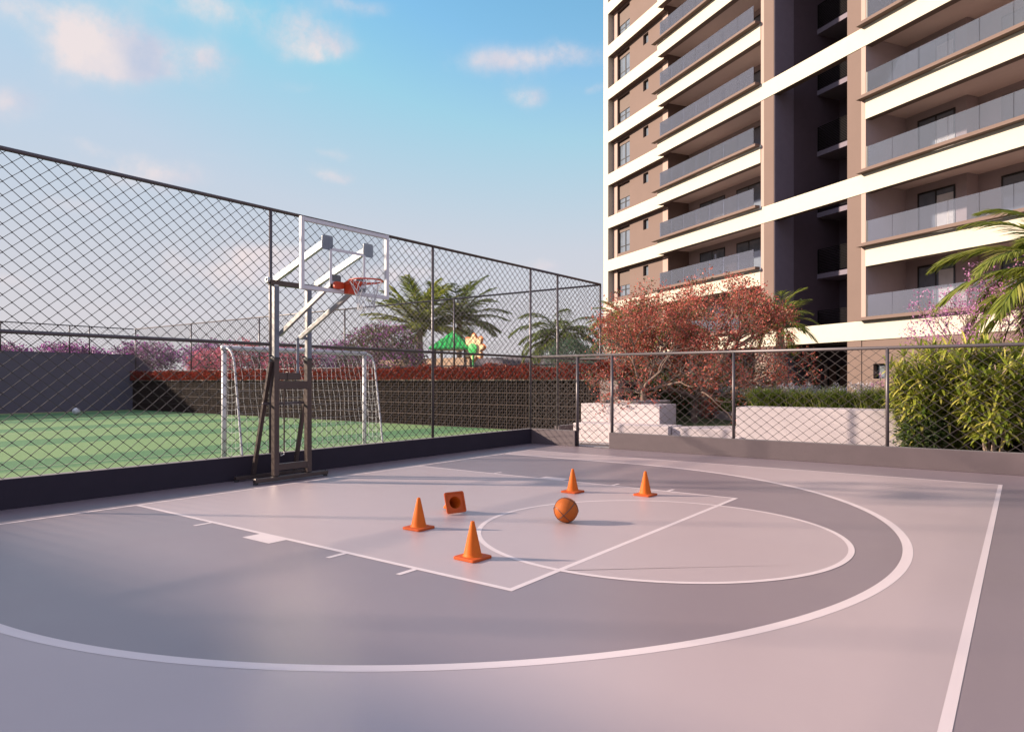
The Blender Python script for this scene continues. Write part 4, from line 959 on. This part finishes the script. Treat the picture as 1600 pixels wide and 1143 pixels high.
# grasses and white flowers
def blades(P, L0, w, bend):
    n=len(P); az=RNG.random(n)*2*PI; el=1.05+.45*RNG.random(n); L=L0*(.6+.8*RNG.random(n)); h=np.stack([np.cos(az),np.sin(az),0*az],1); A=np.stack([-np.sin(az),np.cos(az),0*az],1)
    vs=[P-A*w/2,P+A*w/2]; q=P.copy(); e=el.copy()
    for k in range(3):
        q = q + (h*np.cos(e)[:,None]+np.array([0,0,1.])*np.sin(e)[:,None])*(L/3)[:,None]; e = e-bend*(.6+.6*RNG.random(n))*(k+1)*.5
        if k<2: vs += [q-A*w*(.5-.12*k), q+A*w*(.5-.12*k)]
    vs.append(q); vs=np.stack(vs,1).reshape(-1,3); kk=np.arange(n)[:,None]*7; b=MB(); b.v=list(map(tuple,vs.tolist())); b.n=len(vs)
    b.f=[tuple(r) for r in (kk+np.array([[0,1,3,2]])).tolist()]+[tuple(r) for r in (kk+np.array([[2,3,5,4]])).tolist()]+[tuple(r) for r in (kk+np.array([[4,5,6]])).tolist()]; return b
def zone(n, x0,x1,y0,y1,z, clumps=40, s=.12):
    cx = RNG.uniform(x0,x1,clumps); cy = RNG.uniform(y0,y1,clumps); k = RNG.integers(0,clumps,n)
    return np.stack([cx[k]+RNG.normal(0,s,n), (cy[k]+RNG.normal(0,s,n)).clip(y0,y1), np.full(n,z)],1)
o = blades(zone(5200,-4.95,-1.7,15.98,16.15,.86,60,.06), .58, .017, .9).build('grass_planting', M['blade']); tag(o, kind='stuff', label='arching green grass along the top of the white planter wall', cat='grass')
def band_zone(n, t0, t1, d0, d1, z, clumps=60, s=.12):
    c = np.stack([RNG.uniform(t0,t1,clumps), RNG.uniform(d0,d1,clumps)],1); k = RNG.integers(0,clumps,n)
    t = c[k,0]+RNG.normal(0,s,n); d = (c[k,1]+RNG.normal(0,s,n)).clip(d0, None)
    return np.stack([-10.17+.687*t+.727*d, 23.74-.727*t+.687*d, np.full(n,z)],1)
o = blades(band_zone(10000,-1.5,8.5,.15,1.6,.45,170,.12), .66, .022, .8).build('grass_planting', M['blade']); tag(o, kind='stuff', label='tall green strap leaved planting behind the white kerb', cat='grass')
def umbels(P, h, r, name, lb, m):
    b = MB(); b2 = MB()
    for p in P:
        hh = h*random.uniform(.75,1.15); t = V((p[0]+random.uniform(-.06,.06),p[1]+random.uniform(-.06,.06),p[2]+hh)); b2.tube([V(p), t], .004, 4, False)
        n=16; leaves(b, np.tile(np.array(t[:]),(n,1))+RNG.normal(size=(n,3))*r*.6, RNG.normal(size=(n,3))+np.array([0,0,.4]), r*.8, r*.5)
    o = b.build(name, m); tag(o, kind='stuff', label=lb, cat='flowers'); b2.build('flower_stalks', M['green'], o)
umbels(band_zone(330,-1,8.,.4,2.2,.7,70,.2), .55, .07, 'white_flowers', 'band of white flower heads behind the small lawn', M['white'])
umbels(zone(60,-4.9,-2.6,16.4,17.3,.75,18,.12), .62, .045, 'white_flowers', 'scattered small white and pink flowers above the planter grasses', M['white'])
umbels(zone(40,-2.6,-1.6,15.95,16.15,.86,14,.06), .75, .035, 'lilac_flowers', 'thin lilac flower stems beside the bushes', M['pink'])
# dark arching ferns behind the planter wall
def fern(name, lb, c, n, Ln, sd):
    random.seed(sd); root = empty(name, lb, 'fern', c, 0, 'dark ferns behind the white planter wall'); mb=MB(); st=MB()
    for i in range(n): frond(mb, st, (0,0,0), i*2.4, random.uniform(.5,1.2), Ln*random.uniform(.8,1.1), 1.6, n=22, lw=.05, ll=.26, hang=.15)
    st.build('stalks', M['green'], root); mb.build('fronds', M['green'], root)
fern('fern','dark fern at the left end of the planter wall',(-4.3,16.8,.8),16,1.0,1); fern('fern','dark fern in front of the porch doors',(-3.6,17.0,.8),20,1.1,2)
fern('fern','dark fern under the small ground floor window',(-2.75,16.9,.8),20,1.1,3); fern('fern','dark fern in the middle of the planter',(-3.2,16.6,.8),16,1.0,4)
fern('fern','dark fern next to the yellow edged bushes',(-2.1,16.7,.8),16,1.05,5)
b = MB(); b.box(-5.0,-1.7,16.19,18.5,.3,.84); struct(b.build('planting_bed', M['soil']))

# low building to the left, outside the picture; its shade lies over the near left of the court
lb = empty('clubhouse','plain rendered low building outside the left edge whose shade falls on the near court','building',(0,0,0))
XR, YT, HB = -14.9, -6.0, 6.15
b = MB(); b.box(-34,XR-.3,-16,YT-.3,0,HB-.35); b.build('wall', M['brown'], lb)
b = MB(); b.box(-34.3,XR,-16.3,YT,HB-.35,HB); b.build('roof', M['pale'], lb)
for i in range(5):
    for z in (.9, 3.6):
        w_ = MB(); w_.box(-33+3.6*i,-31+3.6*i,YT-.3,YT-.24,z,z+1.5); o = w_.build('window', M['winframe'], lb)
        w_ = MB(); w_.box(-32.9+3.6*i,-31.1+3.6*i,YT-.239,YT-.23,z+.1,z+1.4); w_.build('pane', M['winglass'], o)
